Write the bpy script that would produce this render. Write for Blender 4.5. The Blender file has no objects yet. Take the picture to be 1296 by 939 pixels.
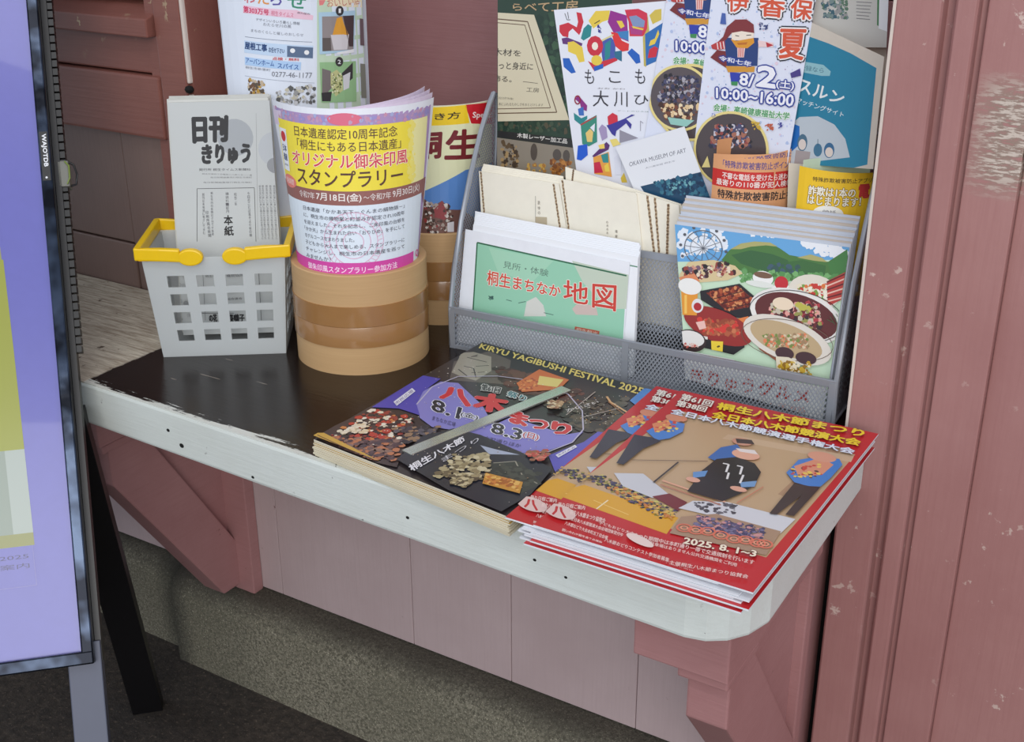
import bpy, bmesh, math, random
from mathutils import Vector, Matrix
random.seed(7)
C = bpy.context.scene.collection
SC = bpy.context.scene
T = .515                                   # height of the bench top above the floor

# ---------------------------------------------------------------- camera
cam_d = bpy.data.cameras.new('camera'); cam = bpy.data.objects.new('camera', cam_d); C.objects.link(cam)
cam_d.sensor_width = 36; cam_d.lens = 1550 / 1296 * 36; cam_d.clip_start = .02
RT, UP, FW = Vector((.8519393, .52361687, -.00498112)), Vector((-.20355135, .33991814, .91816257)), Vector((-.48245858, .78120486, -.39617254))
cam.matrix_world = Matrix(((RT.x, UP.x, -FW.x, 0), (RT.y, UP.y, -FW.y, 0), (RT.z, UP.z, -FW.z, T + .5), (0, 0, 0, 1)))
SC.camera = cam

# ---------------------------------------------------------------- world, light, exposure
SC.view_settings.view_transform = 'Standard'; SC.view_settings.look = 'None'
SC.view_settings.gamma = 1; SC.view_settings.use_curve_mapping = False
SC.view_settings.exposure = 0.0
world = bpy.data.worlds.new('overcast_day'); SC.world = world; world.use_nodes = True
bg = world.node_tree.nodes['Background']; bg.inputs[0].default_value = (.80, .88, 1.0, 1); bg.inputs[1].default_value = .85
def area(name, loc, aim, size, power, col):
    l = bpy.data.lights.new(name, 'AREA'); l.shape = 'RECTANGLE'; l.size, l.size_y = size; l.energy = power; l.color = col
    o = bpy.data.objects.new(name, l); C.objects.link(o); o.location = loc
    o.rotation_euler = (Vector(aim) - Vector(loc)).to_track_quat('-Z', 'Y').to_euler(); return o
area('daylight_from_entrance', (1.7, -2.6, 2.1), (-.6, .9, .35), (2.6, 1.8), 82, (1, .97, .93))
area('overhead_fill', (-.1, -.5, 2.9), (-.5, .9, .5), (1.6, .5), 12, (1, .97, .94))  # weak added light from above, not a fixture of the place

# ---------------------------------------------------------------- materials
def lin(c): return tuple((x / 255 / 12.92) if x / 255 <= .04045 else ((x / 255 + .055) / 1.055) ** 2.4 for x in c[:3])
MATS = {}
def nt(name):
    m = bpy.data.materials.new(name); m.use_nodes = True; t = m.node_tree
    return m, t, t.nodes['Principled BSDF']
def N(t, kind, **kw):
    n = t.nodes.new(kind)
    for k, v in kw.items():
        if k in n.inputs.keys(): n.inputs[k].default_value = v
        else: setattr(n, k, v)
    return n
def ramp(t, src, p0, p1, c0=0, c1=1):
    r = N(t, 'ShaderNodeMapRange'); t.links.new(src, r.inputs['Value'])
    for k, v in (('From Min', p0), ('From Max', p1), ('To Min', c0), ('To Max', c1)): r.inputs[k].default_value = v
    return r.outputs[0]
def mix(t, fac, a, b):
    n = N(t, 'ShaderNodeMix', data_type='RGBA')
    if hasattr(fac, 'is_linked'): t.links.new(fac, n.inputs[0])
    else: n.inputs[0].default_value = fac
    for i, x in ((6, a), (7, b)):
        if isinstance(x, tuple): n.inputs[i].default_value = (*lin(x), 1)
        else: t.links.new(x, n.inputs[i])
    return n.outputs[2]
def math_(t, op, a, b):
    n = N(t, 'ShaderNodeMath', operation=op)
    for i, x in enumerate((a, b)):
        if hasattr(x, 'is_linked'): t.links.new(x, n.inputs[i])
        else: n.inputs[i].default_value = x
    return n.outputs[0]
def coords(t, scale=(1, 1, 1)):
    g = N(t, 'ShaderNodeNewGeometry'); m = N(t, 'ShaderNodeMapping'); m.inputs['Scale'].default_value = scale
    t.links.new(g.outputs['Position'], m.inputs['Vector']); return m.outputs[0], g.outputs['Position']
def noise(t, vec, scale, detail=4, rough=.6):
    n = N(t, 'ShaderNodeTexNoise', Scale=scale, Detail=detail, Roughness=rough); t.links.new(vec, n.inputs['Vector']); return n.outputs[0]
def bump(t, p, h, strength, dist=.002):
    b = N(t, 'ShaderNodeBump', Strength=strength, Distance=dist); t.links.new(h, b.inputs['Height']); t.links.new(b.outputs[0], p.inputs['Normal'])
def plain(name, col, rough=.5, metal=0, spec=.5, coat=0, alpha=1, trans=0):
    if name in MATS: return MATS[name]
    m, t, p = nt(name); p.inputs['Base Color'].default_value = (*lin(col), 1)
    p.inputs['Roughness'].default_value = rough; p.inputs['Metallic'].default_value = metal
    p.inputs['Specular IOR Level'].default_value = spec; p.inputs['Coat Weight'].default_value = coat
    p.inputs['Transmission Weight'].default_value = trans; p.inputs['Alpha'].default_value = alpha
    if name not in ('black_plastic',):
        v, _ = coords(t); n = noise(t, v, 60); b = mix(t, ramp(t, n, .35, .65, 0, .10), tuple(col), tuple(int(x * .8) for x in col)); t.links.new(b, p.inputs['Base Color'])
    MATS[name] = m; return m
def painted(name, col, dark, chip, rough=.45, grain=(3, 3, 60), chip_amt=.68, patch=None):
    """old oil paint on wood: brush grain, soft stains and small chips"""
    m, t, p = nt(name); v, pos = coords(t); gv, _ = coords(t, grain)
    st = noise(t, v, 5, 5); gr = noise(t, gv, 6, 5); fine = noise(t, v, 120, 3)
    c = mix(t, ramp(t, st, .35, .75), tuple(col), tuple(dark))
    c = mix(t, ramp(t, gr, .45, .75, 0, .45), c, tuple(dark))
    ch = noise(t, v, 62, 5, .62); big = noise(t, v, 7, 3)
    f = math_(t, 'MULTIPLY', ramp(t, ch, chip_amt, chip_amt + .03), ramp(t, big, .48, .60))
    c = mix(t, f, c, tuple(chip))
    if patch:                                # scraped place: centre, half size
        s = N(t, 'ShaderNodeSeparateXYZ'); t.links.new(pos, s.inputs[0]); fs = []
        for k in (0, 2):
            d = math_(t, 'ABSOLUTE', math_(t, 'SUBTRACT', s.outputs[k], patch[0][k]), 0)
            fs.append(ramp(t, d, patch[1][k], patch[1][k] * .55))
        gx, _ = coords(t, (14, 14, 70)); nn = noise(t, gx, 4, 6, .7)
        g = math_(t, 'MULTIPLY', math_(t, 'MULTIPLY', fs[0], fs[1]), ramp(t, nn, .40, .46))
        g2 = math_(t, 'MULTIPLY', math_(t, 'MULTIPLY', fs[0], fs[1]), ramp(t, nn, .50, .55))
        c = mix(t, g, c, (150, 128, 116)); c = mix(t, g2, c, (205, 190, 178))
    t.links.new(c, p.inputs['Base Color']); p.inputs['Roughness'].default_value = rough
    hh = math_(t, 'ADD', math_(t, 'MULTIPLY', gr, .6), math_(t, 'MULTIPLY', fine, .3)); bump(t, p, hh, .35, .0015)
    MATS[name] = m; return m
painted('pink_paint', (174, 127, 123), (160, 111, 108), (205, 180, 170), grain=(55, 55, 2.5), chip_amt=.645, patch=((-.150, 0, T + .285), (.052, 0, .052)))
painted('mauve_paint', (197, 176, 176), (183, 161, 161), (120, 85, 80), chip_amt=.70, grain=(60, 60, 2))
painted('bracket_paint', (178, 132, 131), (161, 113, 112), (90, 45, 40), chip_amt=.68)
painted('recess_paint', (166, 124, 125), (148, 104, 105), (120, 80, 80), grain=(2, 60, 60), chip_amt=.75)
painted('red_brown_paint', (142, 91, 80), (122, 74, 66), (190, 175, 140), grain=(2, 60, 60), chip_amt=.635)
painted('taupe_paint', (128, 104, 96), (116, 93, 85), (150, 130, 115), grain=(60, 60, 2), chip_amt=.72)
painted('white_paint', (222, 228, 224), (208, 212, 206), (70, 62, 55), grain=(3, 60, 60), chip_amt=.66, rough=.5)
def bench_top_mat():
    """dark gloss paint, worn to white undercoat along the front edge; bare weathered board on the left"""
    m, t, p = nt('bench_top_paint'); v, pos = coords(t); s = N(t, 'ShaderNodeSeparateXYZ'); t.links.new(pos, s.inputs[0])
    gx, _ = coords(t, (6, 60, 60)); gr = noise(t, gx, 5, 6, .7); ch = noise(t, v, 55, 6, .7); so = noise(t, v, 9, 3); rag = noise(t, gx, 3, 6, .75)
    dark = mix(t, ramp(t, gr, .4, .7), (30, 18, 14), (22, 15, 13))
    sc = noise(t, gx, 2.2, 2, .5); scr = math_(t, 'MULTIPLY', ramp(t, sc, .70, .71), ramp(t, so, .52, .57)); dark = mix(t, math_(t, 'MULTIPLY', scr, .7), dark, (150, 138, 126))
    bare = mix(t, ramp(t, gr, .38, .66), (206, 196, 178), (146, 130, 112)); bare = mix(t, ramp(t, ch, .62, .68), bare, (90, 74, 62))
    white = mix(t, ramp(t, ch, .60, .66), (216, 218, 210), (60, 48, 40))
    yf = math_(t, 'SUBTRACT', s.outputs[1], math_(t, 'ADD', math_(t, 'MULTIPLY', math_(t, 'ADD', s.outputs[0], .95), -.034), .738))   # distance from the front edge
    jit = math_(t, 'MULTIPLY', math_(t, 'SUBTRACT', rag, .5), .05)
    c = mix(t, ramp(t, math_(t, 'ADD', yf, jit), .006, .0075), white, dark)
    xj = math_(t, 'ADD', s.outputs[0], math_(t, 'MULTIPLY', math_(t, 'SUBTRACT', ch, .5), .01))
    left = ramp(t, xj, -.966, -.969); c = mix(t, left, c, bare)
    t.links.new(c, p.inputs['Base Color'])
    t.links.new(ramp(t, left, 0, 1, .15, .75), p.inputs['Roughness']); p.inputs['Specular IOR Level'].default_value = .45
    bump(t, p, math_(t, 'ADD', gr, math_(t, 'MULTIPLY', ch, .4)), .18, .001)
    MATS['bench_top_paint'] = m
bench_top_mat()
def stone(name, a, b, c3, sc, rough=.9, bs=.6, dark_zones=False):
    m, t, p = nt(name); v, _ = coords(t); n1 = noise(t, v, sc, 3, .7); n2 = noise(t, v, 4, 4); n3 = noise(t, v, sc * 2.3, 2)
    c = mix(t, ramp(t, n1, .36, .62), tuple(a), tuple(b)); c = mix(t, ramp(t, n2, .42, .68, 0, .65), c, tuple(c3)); c = mix(t, ramp(t, n3, .60, .68, 0, .6), c, tuple(min(255, int(x * 1.45)) for x in a))
    if dark_zones:                                # concrete darker towards the ledge top, dark stain at the joint
        _, pos = coords(t); s = N(t, 'ShaderNodeSeparateXYZ'); t.links.new(pos, s.inputs[0]); w = math_(t, 'MULTIPLY', math_(t, 'SUBTRACT', n2, .5), .08)
        top = ramp(t, math_(t, 'ADD', s.outputs[2], math_(t, 'MULTIPLY', w, .35)), .112, .136, 0, .7)
        jo = ramp(t, math_(t, 'ABSOLUTE', math_(t, 'ADD', math_(t, 'ADD', s.outputs[0], 1.105), w), 0), .045, .004, 0, .8)
        c = mix(t, top, c, (52, 47, 42)); c = mix(t, jo, c, (44, 42, 36))
    t.links.new(c, p.inputs['Base Color']); p.inputs['Roughness'].default_value = rough; bump(t, p, n1, bs, .004); MATS[name] = m
stone('washed_concrete', (150, 144, 126), (84, 80, 67), (100, 96, 80), 260, dark_zones=True)
stone('dark_asphalt', (74, 65, 57), (48, 42, 37), (40, 36, 34), 90)
def ink(name, rough, coat):
    m, t, p = nt(name); a = N(t, 'ShaderNodeAttribute', attribute_name='Col'); t.links.new(a.outputs['Color'], p.inputs['Base Color'])
    p.inputs['Roughness'].default_value = rough; p.inputs['Coat Weight'].default_value = coat; p.inputs['Coat Roughness'].default_value = .15; MATS[name] = m
ink('ink_matt', .6, 0); ink('ink_gloss', .34, .25)
def paper(col, rough=.6): return plain('paper_%d_%d_%d' % tuple(col), col, rough)
def cardboard():
    m, t, p = nt('cardboard'); v, _ = coords(t, (1, 1, 40)); n = noise(t, v, 12, 4); c = mix(t, n, (205, 168, 122), (188, 150, 104)); t.links.new(c, p.inputs['Base Color']); p.inputs['Roughness'].default_value = .6; MATS['cardboard'] = m
cardboard()
plain('packing_tape', (160, 116, 70), .22, 0, .5, .3); plain('tube_inside', (150, 118, 84), .8)
plain('rack_steel', (158, 163, 172), .42, .35); plain('rack_mesh', (160, 165, 174), .45, .3)
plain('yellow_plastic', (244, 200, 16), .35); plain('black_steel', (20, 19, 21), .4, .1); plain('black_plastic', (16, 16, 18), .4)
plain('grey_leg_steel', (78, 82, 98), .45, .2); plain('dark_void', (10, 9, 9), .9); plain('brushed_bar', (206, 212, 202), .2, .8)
plain('white_putty', (214, 200, 190), .6); plain('green_cable_tie', (120, 140, 60), .5); plain('socket_grey', (120, 120, 112), .5)
def chrome():
    m, t, p = nt('dark_chrome'); v, _ = coords(t, (1, 1, 1)); n = noise(t, v, 16, 3); c = mix(t, ramp(t, n, .45, .62), (16, 19, 27), (60, 70, 88)); t.links.new(c, p.inputs['Base Color']); p.inputs['Metallic'].default_value = .85; p.inputs['Roughness'].default_value = .16; bump(t, p, n, .25, .004); MATS['dark_chrome'] = m
chrome()
def frosted():
    m, t, p = nt('frosted_plastic'); p.inputs['Base Color'].default_value = (*lin((222, 226, 226)), 1); p.inputs['Roughness'].default_value = .4
    tr = N(t, 'ShaderNodeBsdfTranslucent'); tr.inputs[0].default_value = (.8, .82, .82, 1); tp = N(t, 'ShaderNodeBsdfTransparent')
    a = N(t, 'ShaderNodeMixShader'); a.inputs[0].default_value = .3; b = N(t, 'ShaderNodeMixShader'); b.inputs[0].default_value = .16
    t.links.new(p.outputs[0], a.inputs[1]); t.links.new(tr.outputs[0], a.inputs[2]); t.links.new(a.outputs[0], b.inputs[1]); t.links.new(tp.outputs[0], b.inputs[2])
    t.links.new(b.outputs[0], t.nodes['Material Output'].inputs[0]); MATS['frosted_plastic'] = m
frosted()

# ---------------------------------------------------------------- mesh helpers
LOC = {}
class MB:
    def __init__(s): s.v, s.f = [], []
    def add(s, v, f):
        k = len(s.v); s.v += [tuple(p) for p in v]; s.f += [tuple(i + k for i in q) for q in f]; return s
    def hexa(s, p): return s.add(p, [(3, 2, 1, 0), (4, 5, 6, 7), (0, 1, 5, 4), (1, 2, 6, 5), (2, 3, 7, 6), (3, 0, 4, 7)])   # bottom ring then top ring
    def box(s, x0, x1, y0, y1, z0, z1): return s.hexa([(x0, y0, z0), (x1, y0, z0), (x1, y1, z0), (x0, y1, z0), (x0, y0, z1), (x1, y0, z1), (x1, y1, z1), (x0, y1, z1)])
    def prism(s, base, off):
        n = len(base); o = Vector(off); top = [tuple(Vector(p) + o) for p in base]
        return s.add(list(base) + top, [tuple(range(n))[::-1], tuple(range(n, 2 * n))] + [(i, (i + 1) % n, n + (i + 1) % n, n + i) for i in range(n)])
    def tube(s, pts, r, n=8, closed=False):
        pts = [Vector(p) for p in pts]; rings = []
        up = Vector((.13, .21, .97)).normalized()
        for i, p in enumerate(pts):
            a = pts[i - 1] if i or closed else p; b = pts[(i + 1) % len(pts)] if i < len(pts) - 1 or closed else p
            d = (b - a).normalized(); x = d.cross(up).normalized() if abs(d.dot(up)) < .98 else d.cross(Vector((1, 0, 0))).normalized(); y = d.cross(x)
            rr = r[i] if isinstance(r, (list, tuple)) else r
            rings.append([p + x * rr * math.cos(2 * math.pi * k / n) + y * rr * math.sin(2 * math.pi * k / n) for k in range(n)])
        v = [q for g in rings for q in g]; f = []; L = len(rings)
        for i in range(L if closed else L - 1):
            j = (i + 1) % L; f += [(i * n + k, i * n + (k + 1) % n, j * n + (k + 1) % n, j * n + k) for k in range(n)]
        if not closed: f += [tuple(range(n)), tuple(range((L - 1) * n, L * n))[::-1]]
        return s.add(v, f)
    def lathe(s, c, prof, n=64, closed=True):
        v = [(c[0] + r * math.cos(2 * math.pi * k / n), c[1] + r * math.sin(2 * math.pi * k / n), c[2] + z) for r, z in prof for k in range(n)]
        L = len(prof); f = [(i * n + k, i * n + (k + 1) % n, ((i + 1) % L) * n + (k + 1) % n, ((i + 1) % L) * n + k) for i in range(L if closed else L - 1) for k in range(n)]
        return s.add(v, f)
def obj(name, mb, mat, parent=None, loc=None, smooth=False, bevel=0):
    loc = LOC[parent.name] if parent is not None else (loc or (0, 0, 0)); loc = Vector(loc)
    me = bpy.data.meshes.new(name); me.from_pydata([Vector(p) - loc for p in mb.v], [], mb.f)
    bm = bmesh.new(); bm.from_mesh(me); bmesh.ops.recalc_face_normals(bm, faces=bm.faces)
    if bevel: bmesh.ops.bevel(bm, geom=[e for e in bm.edges if len(e.link_faces) == 2 and e.calc_face_angle(0) > .5], offset=bevel, segments=2, profile=.6, affect='EDGES')
    bm.to_mesh(me); bm.free(); me.update()
    if smooth:
        for q in me.polygons: q.use_smooth = True
        me.set_sharp_from_angle(angle=.7)
    me.materials.append(MATS[mat] if isinstance(mat, str) else mat)
    o = bpy.data.objects.new(name, me); C.objects.link(o); LOC[o.name] = tuple(loc)
    if parent is not None: o.parent = parent
    else: o.location = loc
    return o
def thing(name, label, cat, loc, group=None):
    o = bpy.data.objects.new(name, None); C.objects.link(o); o.location = loc; o.empty_display_size = .05; LOC[o.name] = tuple(loc); return tag(o, label, cat, group)
def tag(o, label, cat, group=None):
    o['label'] = label; o['category'] = cat
    if group: o['group'] = group
    return o
def struct(o): o['kind'] = 'structure'; return o
def clone(o, d=(0, 0, 0), label=None, group=None, kids=True):
    c = o.copy(); C.objects.link(c); c.location = Vector(o.location) + Vector(d); LOC[c.name] = tuple(c.location)
    if label: c['label'] = label
    if group: c['group'] = group
    for ch in (list(o.children) if kids else []):
        k = ch.copy(); C.objects.link(k); k.parent = c
    return c

# ---------------------------------------------------------------- where every printed sheet lies: (u, v) in metres on the sheet -> point in the room
def plane(x, y, z, yaw, tilt):
    a, w = math.radians(tilt), math.radians(yaw)
    U = (math.cos(w), math.sin(w), 0); V = (-math.sin(w) * math.sin(a), math.cos(w) * math.sin(a), math.cos(a))
    return lambda u, v: (x + U[0] * u + V[0] * v, y + U[1] * u + V[1] * v, z + U[2] * u + V[2] * v)
def arc(B, face, w, h, p0, p1, z0, lean=(0, 0), dz=0.0):
    """curved sheet, convex towards the direction face; bend p0 at the foot, p1 at the top"""
    n = (math.cos(face), math.sin(face)); X = (-n[1], n[0])
    def f(u, v):
        s, t = u / w - .5, v / h; p = p0 + (p1 - p0) * t; r = w / p
        a = r * math.sin(p * s) + lean[0] * t; b = r * (math.cos(p * s) - 1) + lean[1] * t
        return (B[0] + X[0] * a + n[0] * b, B[1] + X[1] * a + n[1] * b, z0 + v * math.sqrt(max(.05, 1 - (lean[1] / h) ** 2)) + dz * s * t)
    return f
def lying(x, y, z, ang, sag=0.0, w=.21, h=.29):
    a = math.radians(ang); U = (math.cos(a), math.sin(a)); V = (-U[1], U[0])
    return lambda u, v: (x + U[0] * u + V[0] * v, y + U[1] * u + V[1] * v, z - sag * (max(0, 1 - (u / w + v / h)) ** 2))
SURF = {
    'map': plane(-.70, 1.019, T, 2.5, 9), 'food': plane(-.70, 1.020, T, 2.5, 8), 'kraft': plane(-.70, 1.049, T, 2.5, 7),
    'green': plane(-.70, 1.0895, T, 2.5, 3.5), 'moco': plane(-.70, 1.0870, T, 2.5, 3.5), 'ikahoB': plane(-.70, 1.0845, T, 2.5, 3.5), 'ikaho': plane(-.70, 1.0820, T, 2.5, 3.5),
    'card': plane(-.70, 1.0755, T, 2.5, 3.5), 'leaf': plane(-.70, 1.0890, T, 2.5, 3.5), 'blueB': plane(-.385, 1.113, T, 3, 3), 'blue': plane(-.388, 1.106, T, -22, 3),
    'orange': arc((-.3983, 1.0780), -1.15, .0838, .1209, 1.6, 1.6, T + .1057, (0, -.010)), 'yellow': arc((-.3205, 1.0790), -1.25, .0714, .1142, 1.3, 1.3, T + .1057, (0, -.010)),
    'yellowL': plane(-.70, 1.0765, T, 2.5, 3.5),
    'pur': lying(-.6640, .7225, T + .0175, -1.5, .002), 'red': lying(-.4180, .7000, T + .0215, .5), 'redB': lying(-.4180, .7000, T + .0185, .5),
    'stamp': arc((-.7417, .9000), -1.0032, .2059, .167, 3.35, 2.37, .6164, (.0024, -.0164)),
    'hang': arc((-.880, .995), -.86, .165, .36, 1.8, 1.45, T + .05, (0, 0)),
    'guide': arc((-.745, 1.060), -.93, .135, .162, 1.9, 1.7, T + .085, (0, 0)),
    'np': plane(-.9458 - .5845 * .034, .8274 + .8114 * .034, T + .005, 35.77, 7),
}

# ---------------------------------------------------------------- the setting
struct(obj('floor', MB().box(-3.2, 2.4, -3.0, 1.4, -.05, 0), 'dark_asphalt'))
def plinth(name, x0, x1, yf):
    prof = [(yf, 0), (yf, .105), (yf + .004, .122), (yf + .013, .132), (yf + .024, .135), (1.10, .137), (1.10, 0)]
    struct(obj(name, MB().prism([(x0, y, z) for y, z in prof], (x1 - x0, 0, 0)), 'washed_concrete', smooth=True))
plinth('baseboard_left', -2.2, -1.112, .950); plinth('baseboard_center', -1.106, -.286, .930)
# left of the bench: boards nailed on a backing wall
wl = struct(obj('wall_left', MB().box(-2.2, -1.0, 1.0, 1.06, 0, 2.6), 'taupe_paint'))
def board(parent, b, mat, bevel=.0015, name='board'): return obj(name, MB().box(*b), mat, parent, bevel=bevel)
board(wl, (-2.2, -1.1355, .972, 1.0, T + .0575, T + .200), 'taupe_paint'); board(wl, (-1.1335, -.997, .970, 1.0, T + .0560, T + .200), 'taupe_paint')
board(wl, (-2.2, -1.1365, .971, 1.0, T - .002, T + .0555), 'taupe_paint'); board(wl, (-1.1345, -.997, .972, 1.0, T - .002, T + .0545), 'taupe_paint')
board(wl, (-2.2, -1.0455, .957, 1.0, T + .195, T + .2650), 'red_brown_paint', .003)
board(wl, (-2.2, -1.0455, .964, 1.0, T + .2668, T + .3080), 'red_brown_paint', .002)
cap = MB().prism([(-2.2, .949, T + .3080), (-2.2, 1.0, T + .3080), (-2.2, 1.0, T + .345), (-2.2, .967, T + .333), (-2.2, .949, T + .3275)], (1.1535, 0, 0)); obj('board', cap, 'red_brown_paint', wl, bevel=.0015)
board(wl, (-2.2, -1.0455, .975, 1.0, T + .3455, T + .45), 'red_brown_paint', .002); board(wl, (-2.2, -1.0455, .975, 1.0, T + .452, T + .60), 'red_brown_paint', .002)
# corner post between boards and alcove, with its split edge
post = struct(obj('trim_1', MB().box(-1.0425, -1.0030, .957, 1.02, T, 2.6), 'red_brown_paint', bevel=.002))
obj('edge_strip', MB().box(-1.0028, -.9985, .9572, .990, T + .262, 2.6), 'white_putty', post, bevel=.002)
obj('edge_strip', MB().box(-1.0028, -.9990, .9575, .990, T, T + .250), 'white_putty', post, bevel=.001)
obj('knot_hole', MB().lathe((-1.0005, .9575, T + .256), [(0, -.0045), (.0038, -.003), (.0052, 0), (.0038, .003), (0, .0045)], 10, False), 'dark_void', post)
# wall behind the bench, below the top: wide boards
wf = struct(obj('wall_front', MB().box(-2.2, -.29, .985, 1.05, .12, T - .047), 'mauve_paint'))
xs = [-2.2, -1.62, -1.335, -.9435, -.7385, -.6020, -.4455, -.2905]
for a, b in zip(xs, xs[1:]): board(wf, (a + .0004, b - .0004, .970, .985, .137, T - .047), 'mauve_paint', .0008)
# alcove: back boards, cheeks
wb = struct(obj('wall_back', MB().box(-1.1, -.2, 1.262, 1.30, T - .05, 2.6), 'recess_paint'))
for a, b in ((T - .03, T + .118), (T + .1195, T + .3560), (T + .358, T + .60), (T + .602, T + .9)): board(wb, (-.994, -.27, 1.250, 1.262, a, b), 'recess_paint', .001)
struct(obj('trim_2', MB().box(-1.06, -.9975, .962, 1.262, T - .04, 2.6), 'red_brown_paint'))
# right-hand door frame and door
wr = struct(obj('wall_right', MB().box(-.262, .9, 1.03, 1.262, 0, 2.6), 'pink_paint'))
obj('moulding', MB().prism([(-.2675, 1.262, 0), (-.2675, 1.012, 0), (-.2655, 1.010, 0), (-.2320, 1.010, 0), (-.2305, 1.0125, 0), (-.2290, 1.022, 0), (-.2225, 1.023, 0), (-.2215, 1.013, 0), (-.2195, 1.011, 0), (-.2060, 1.011, 0), (-.2045, 1.0135, 0), (-.2040, 1.0245, 0), (-.1990, 1.0260, 0), (-.1990, 1.262, 0)], (0, 0, 2.6)), 'pink_paint', wr, bevel=.0006)
obj('edge_strip', MB().box(-.2690, -.2662, 1.0105, 1.03, T, 2.6), 'white_putty', wr, bevel=.0006)
door = struct(obj('door_1', MB().box(-.1985, .80, 1.040, 1.055, 0, 2.4), 'pink_paint'))
obj('stile', MB().box(-.1985, -.1565, 1.0190, 1.040, 0, 2.4), 'pink_paint', door, bevel=.0012)
obj('rail', MB().box(-.1560, .80, 1.0192, 1.040, T + .269, T + .350), 'pink_paint', door, bevel=.0012)
obj('panel', MB().box(-.1560, .80, 1.0285, 1.040, 0, T + .269), 'pink_paint', door, bevel=.001)
obj('panel', MB().box(-.1560, .80, 1.0285, 1.040, T + .350, 2.4), 'pink_paint', door, bevel=.001)
struct(obj('gap_shade', MB().box(-.300, -.269, 1.04, 1.2, 0, T - .05), 'dark_void'))  # near-black box standing in for the shade inside the gap by the post
struct(obj('wall_side', MB().box(-.2920, -.2780, .968, 1.04, 0, T - .05), 'bracket_paint', bevel=.002))

# ---------------------------------------------------------------- the bench: one plank on two wooden brackets
TH = .047
outline = [(-1.60, .755), (-.95, .738), (-.292, .7147), (-.276, .7182), (-.262, .7275), (-.251, .743), (-.2440, .766), (-.2470, 1.0095), (-.2700, 1.0095), (-.2700, 1.2485), (-.9935, 1.2485), (-.9935, .984), (-.9935, .969), (-1.60, .969)]
bench = obj('painted_bench', MB().prism([(x, y, T - TH) for x, y in outline], (0, 0, TH - .0012)), 'white_paint', bevel=.003)
tag(bench, 'wall bench with worn dark top and chipped white edge below the leaflets', 'bench')
top = MB().prism([(x, y + (.0012 if y < .78 else 0), T - .0016) for x, y in [(-1.60, .755), (-.95, .738), (-.292, .7147), (-.276, .7182), (-.2625, .7275), (-.252, .743), (-.2455, .766), (-.2485, 1.0085), (-.2710, 1.0085), (-.2710, 1.2475), (-.9925, 1.2475), (-.9925, .969), (-1.60, .969)]], (0, 0, .0016))
obj('top_paint', top, 'bench_top_paint', bench)
def bracket(xr, yf, wall):
    x0, x1 = xr - .036, xr                       # body; the arm is wider
    k = obj('bracket', MB().prism([(x0, yf + .012, T - .100), (x0, yf + .060, T - .100), (x0, .955, T - .310), (x0, .955, T - .372), (x0, .925, T - .372), (x0, yf + .012, T - .150)], (x1 - x0, 0, 0)), 'bracket_paint', bench, bevel=.002)
    obj('bracket_arm', MB().box(xr - .079, xr + .002, yf, .968, T - .098, T - TH - .0005), 'bracket_paint', bench, bevel=.0015)
    obj('bracket_lip', MB().box(x0 - .006, x1 + .001, yf + .004, yf + .07, T - .108, T - .0985), 'bracket_paint', bench, bevel=.002)
    obj('back_plate', MB().box(x0 - .004, xr + (.024 if wall else -.002), .953, .9695, T - .380, T - .099), 'bracket_paint', bench, bevel=.0015)
    obj('bracket_gusset', MB().prism([(x0 + .012, yf + .06, T - .0985), (x0 + .012, .953, T - .0985), (x0 + .012, .953, T - .300)], (.012, 0, 0)), 'bracket_paint', bench)
bracket(-1.0005, .770, True); bracket(-.2665, .742, False)

for x, z, r in ((-.846, -.022, .0022), (-.829, -.034, .003), (-.735, -.041, .0018), (-.552, -.026, .0018), (-.424, -.024, .0016), (-.395, -.03, .0015)):
    y = .738 + (x + .95) * -.0353; obj('nail_hole', MB().prism([(x + r * math.cos(k), y - .0003, T + z + .8 * r * math.sin(k)) for k in [.785 * j for j in range(8)]], (0, .002, 0)), 'dark_void', bench)

# ---------------------------------------------------------------- display stand on the left
P = Vector((-.843, .609, .300)); U = Vector((.71, .7042, 0)).normalized(); Vv = Vector((-.219, .221, .574)).normalized(); W = U.cross(Vv).normalized()
def sp(u, v, w=0): return tuple(P + U * u + Vv * v + W * w)
def sbox(mb, u0, u1, v0, v1, w0, w1): return mb.hexa([sp(u0, v0, w0), sp(u1, v0, w0), sp(u1, v0, w1), sp(u0, v0, w1), sp(u0, v1, w0), sp(u1, v1, w0), sp(u1, v1, w1), sp(u0, v1, w1)])
if W.y > 0: W = -W
HS = .95
st = thing('display_stand', 'tall poster stand with chrome frame and lavender poster, left of the bench', 'sign', (P.x, P.y, 0))
obj('back_panel', sbox(MB(), -.44, -.004, .006, HS, -.020, -.006), 'black_plastic', st)
obj('poster', sbox(MB(), -.435, -.0115, .0115, HS - .01, -.006, -.003), plain('lavender_print', (98, 98, 178), .3, coat=.3), st)
for a, b, c, d in ((-.0125, -.0015, 0, HS), (-.44, -.429, 0, HS)): obj('side_rail', sbox(MB(), a, b, c, d, -.016, .003), 'dark_chrome', st, bevel=.0015)
for c, d in ((0, .0125), (HS - .012, HS)): obj('cross_rail', sbox(MB(), -.44, -.0015, c, d, -.016, .0034), 'dark_chrome', st, bevel=.0015)
rib = MB(); k = .30
while k < HS: sbox(rib, -.001, .0095, k, k + .0066, -.027, -.014); k += .0085
obj('ribbed_strip', rib, 'black_plastic', st)
obj('side_channel', sbox(MB(), -.0012, .0045, -.0, HS, -.0275, -.012), 'black_steel', st)
obj('front_leg', sbox(MB(), -.0270, .0040, -.3345, .02, -.026, -.008), 'grey_leg_steel', st, bevel=.001)
obj('front_leg', sbox(MB(), -.4300, -.3990, -.3345, .02, -.026, -.008), 'grey_leg_steel', st, bevel=.001)
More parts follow.
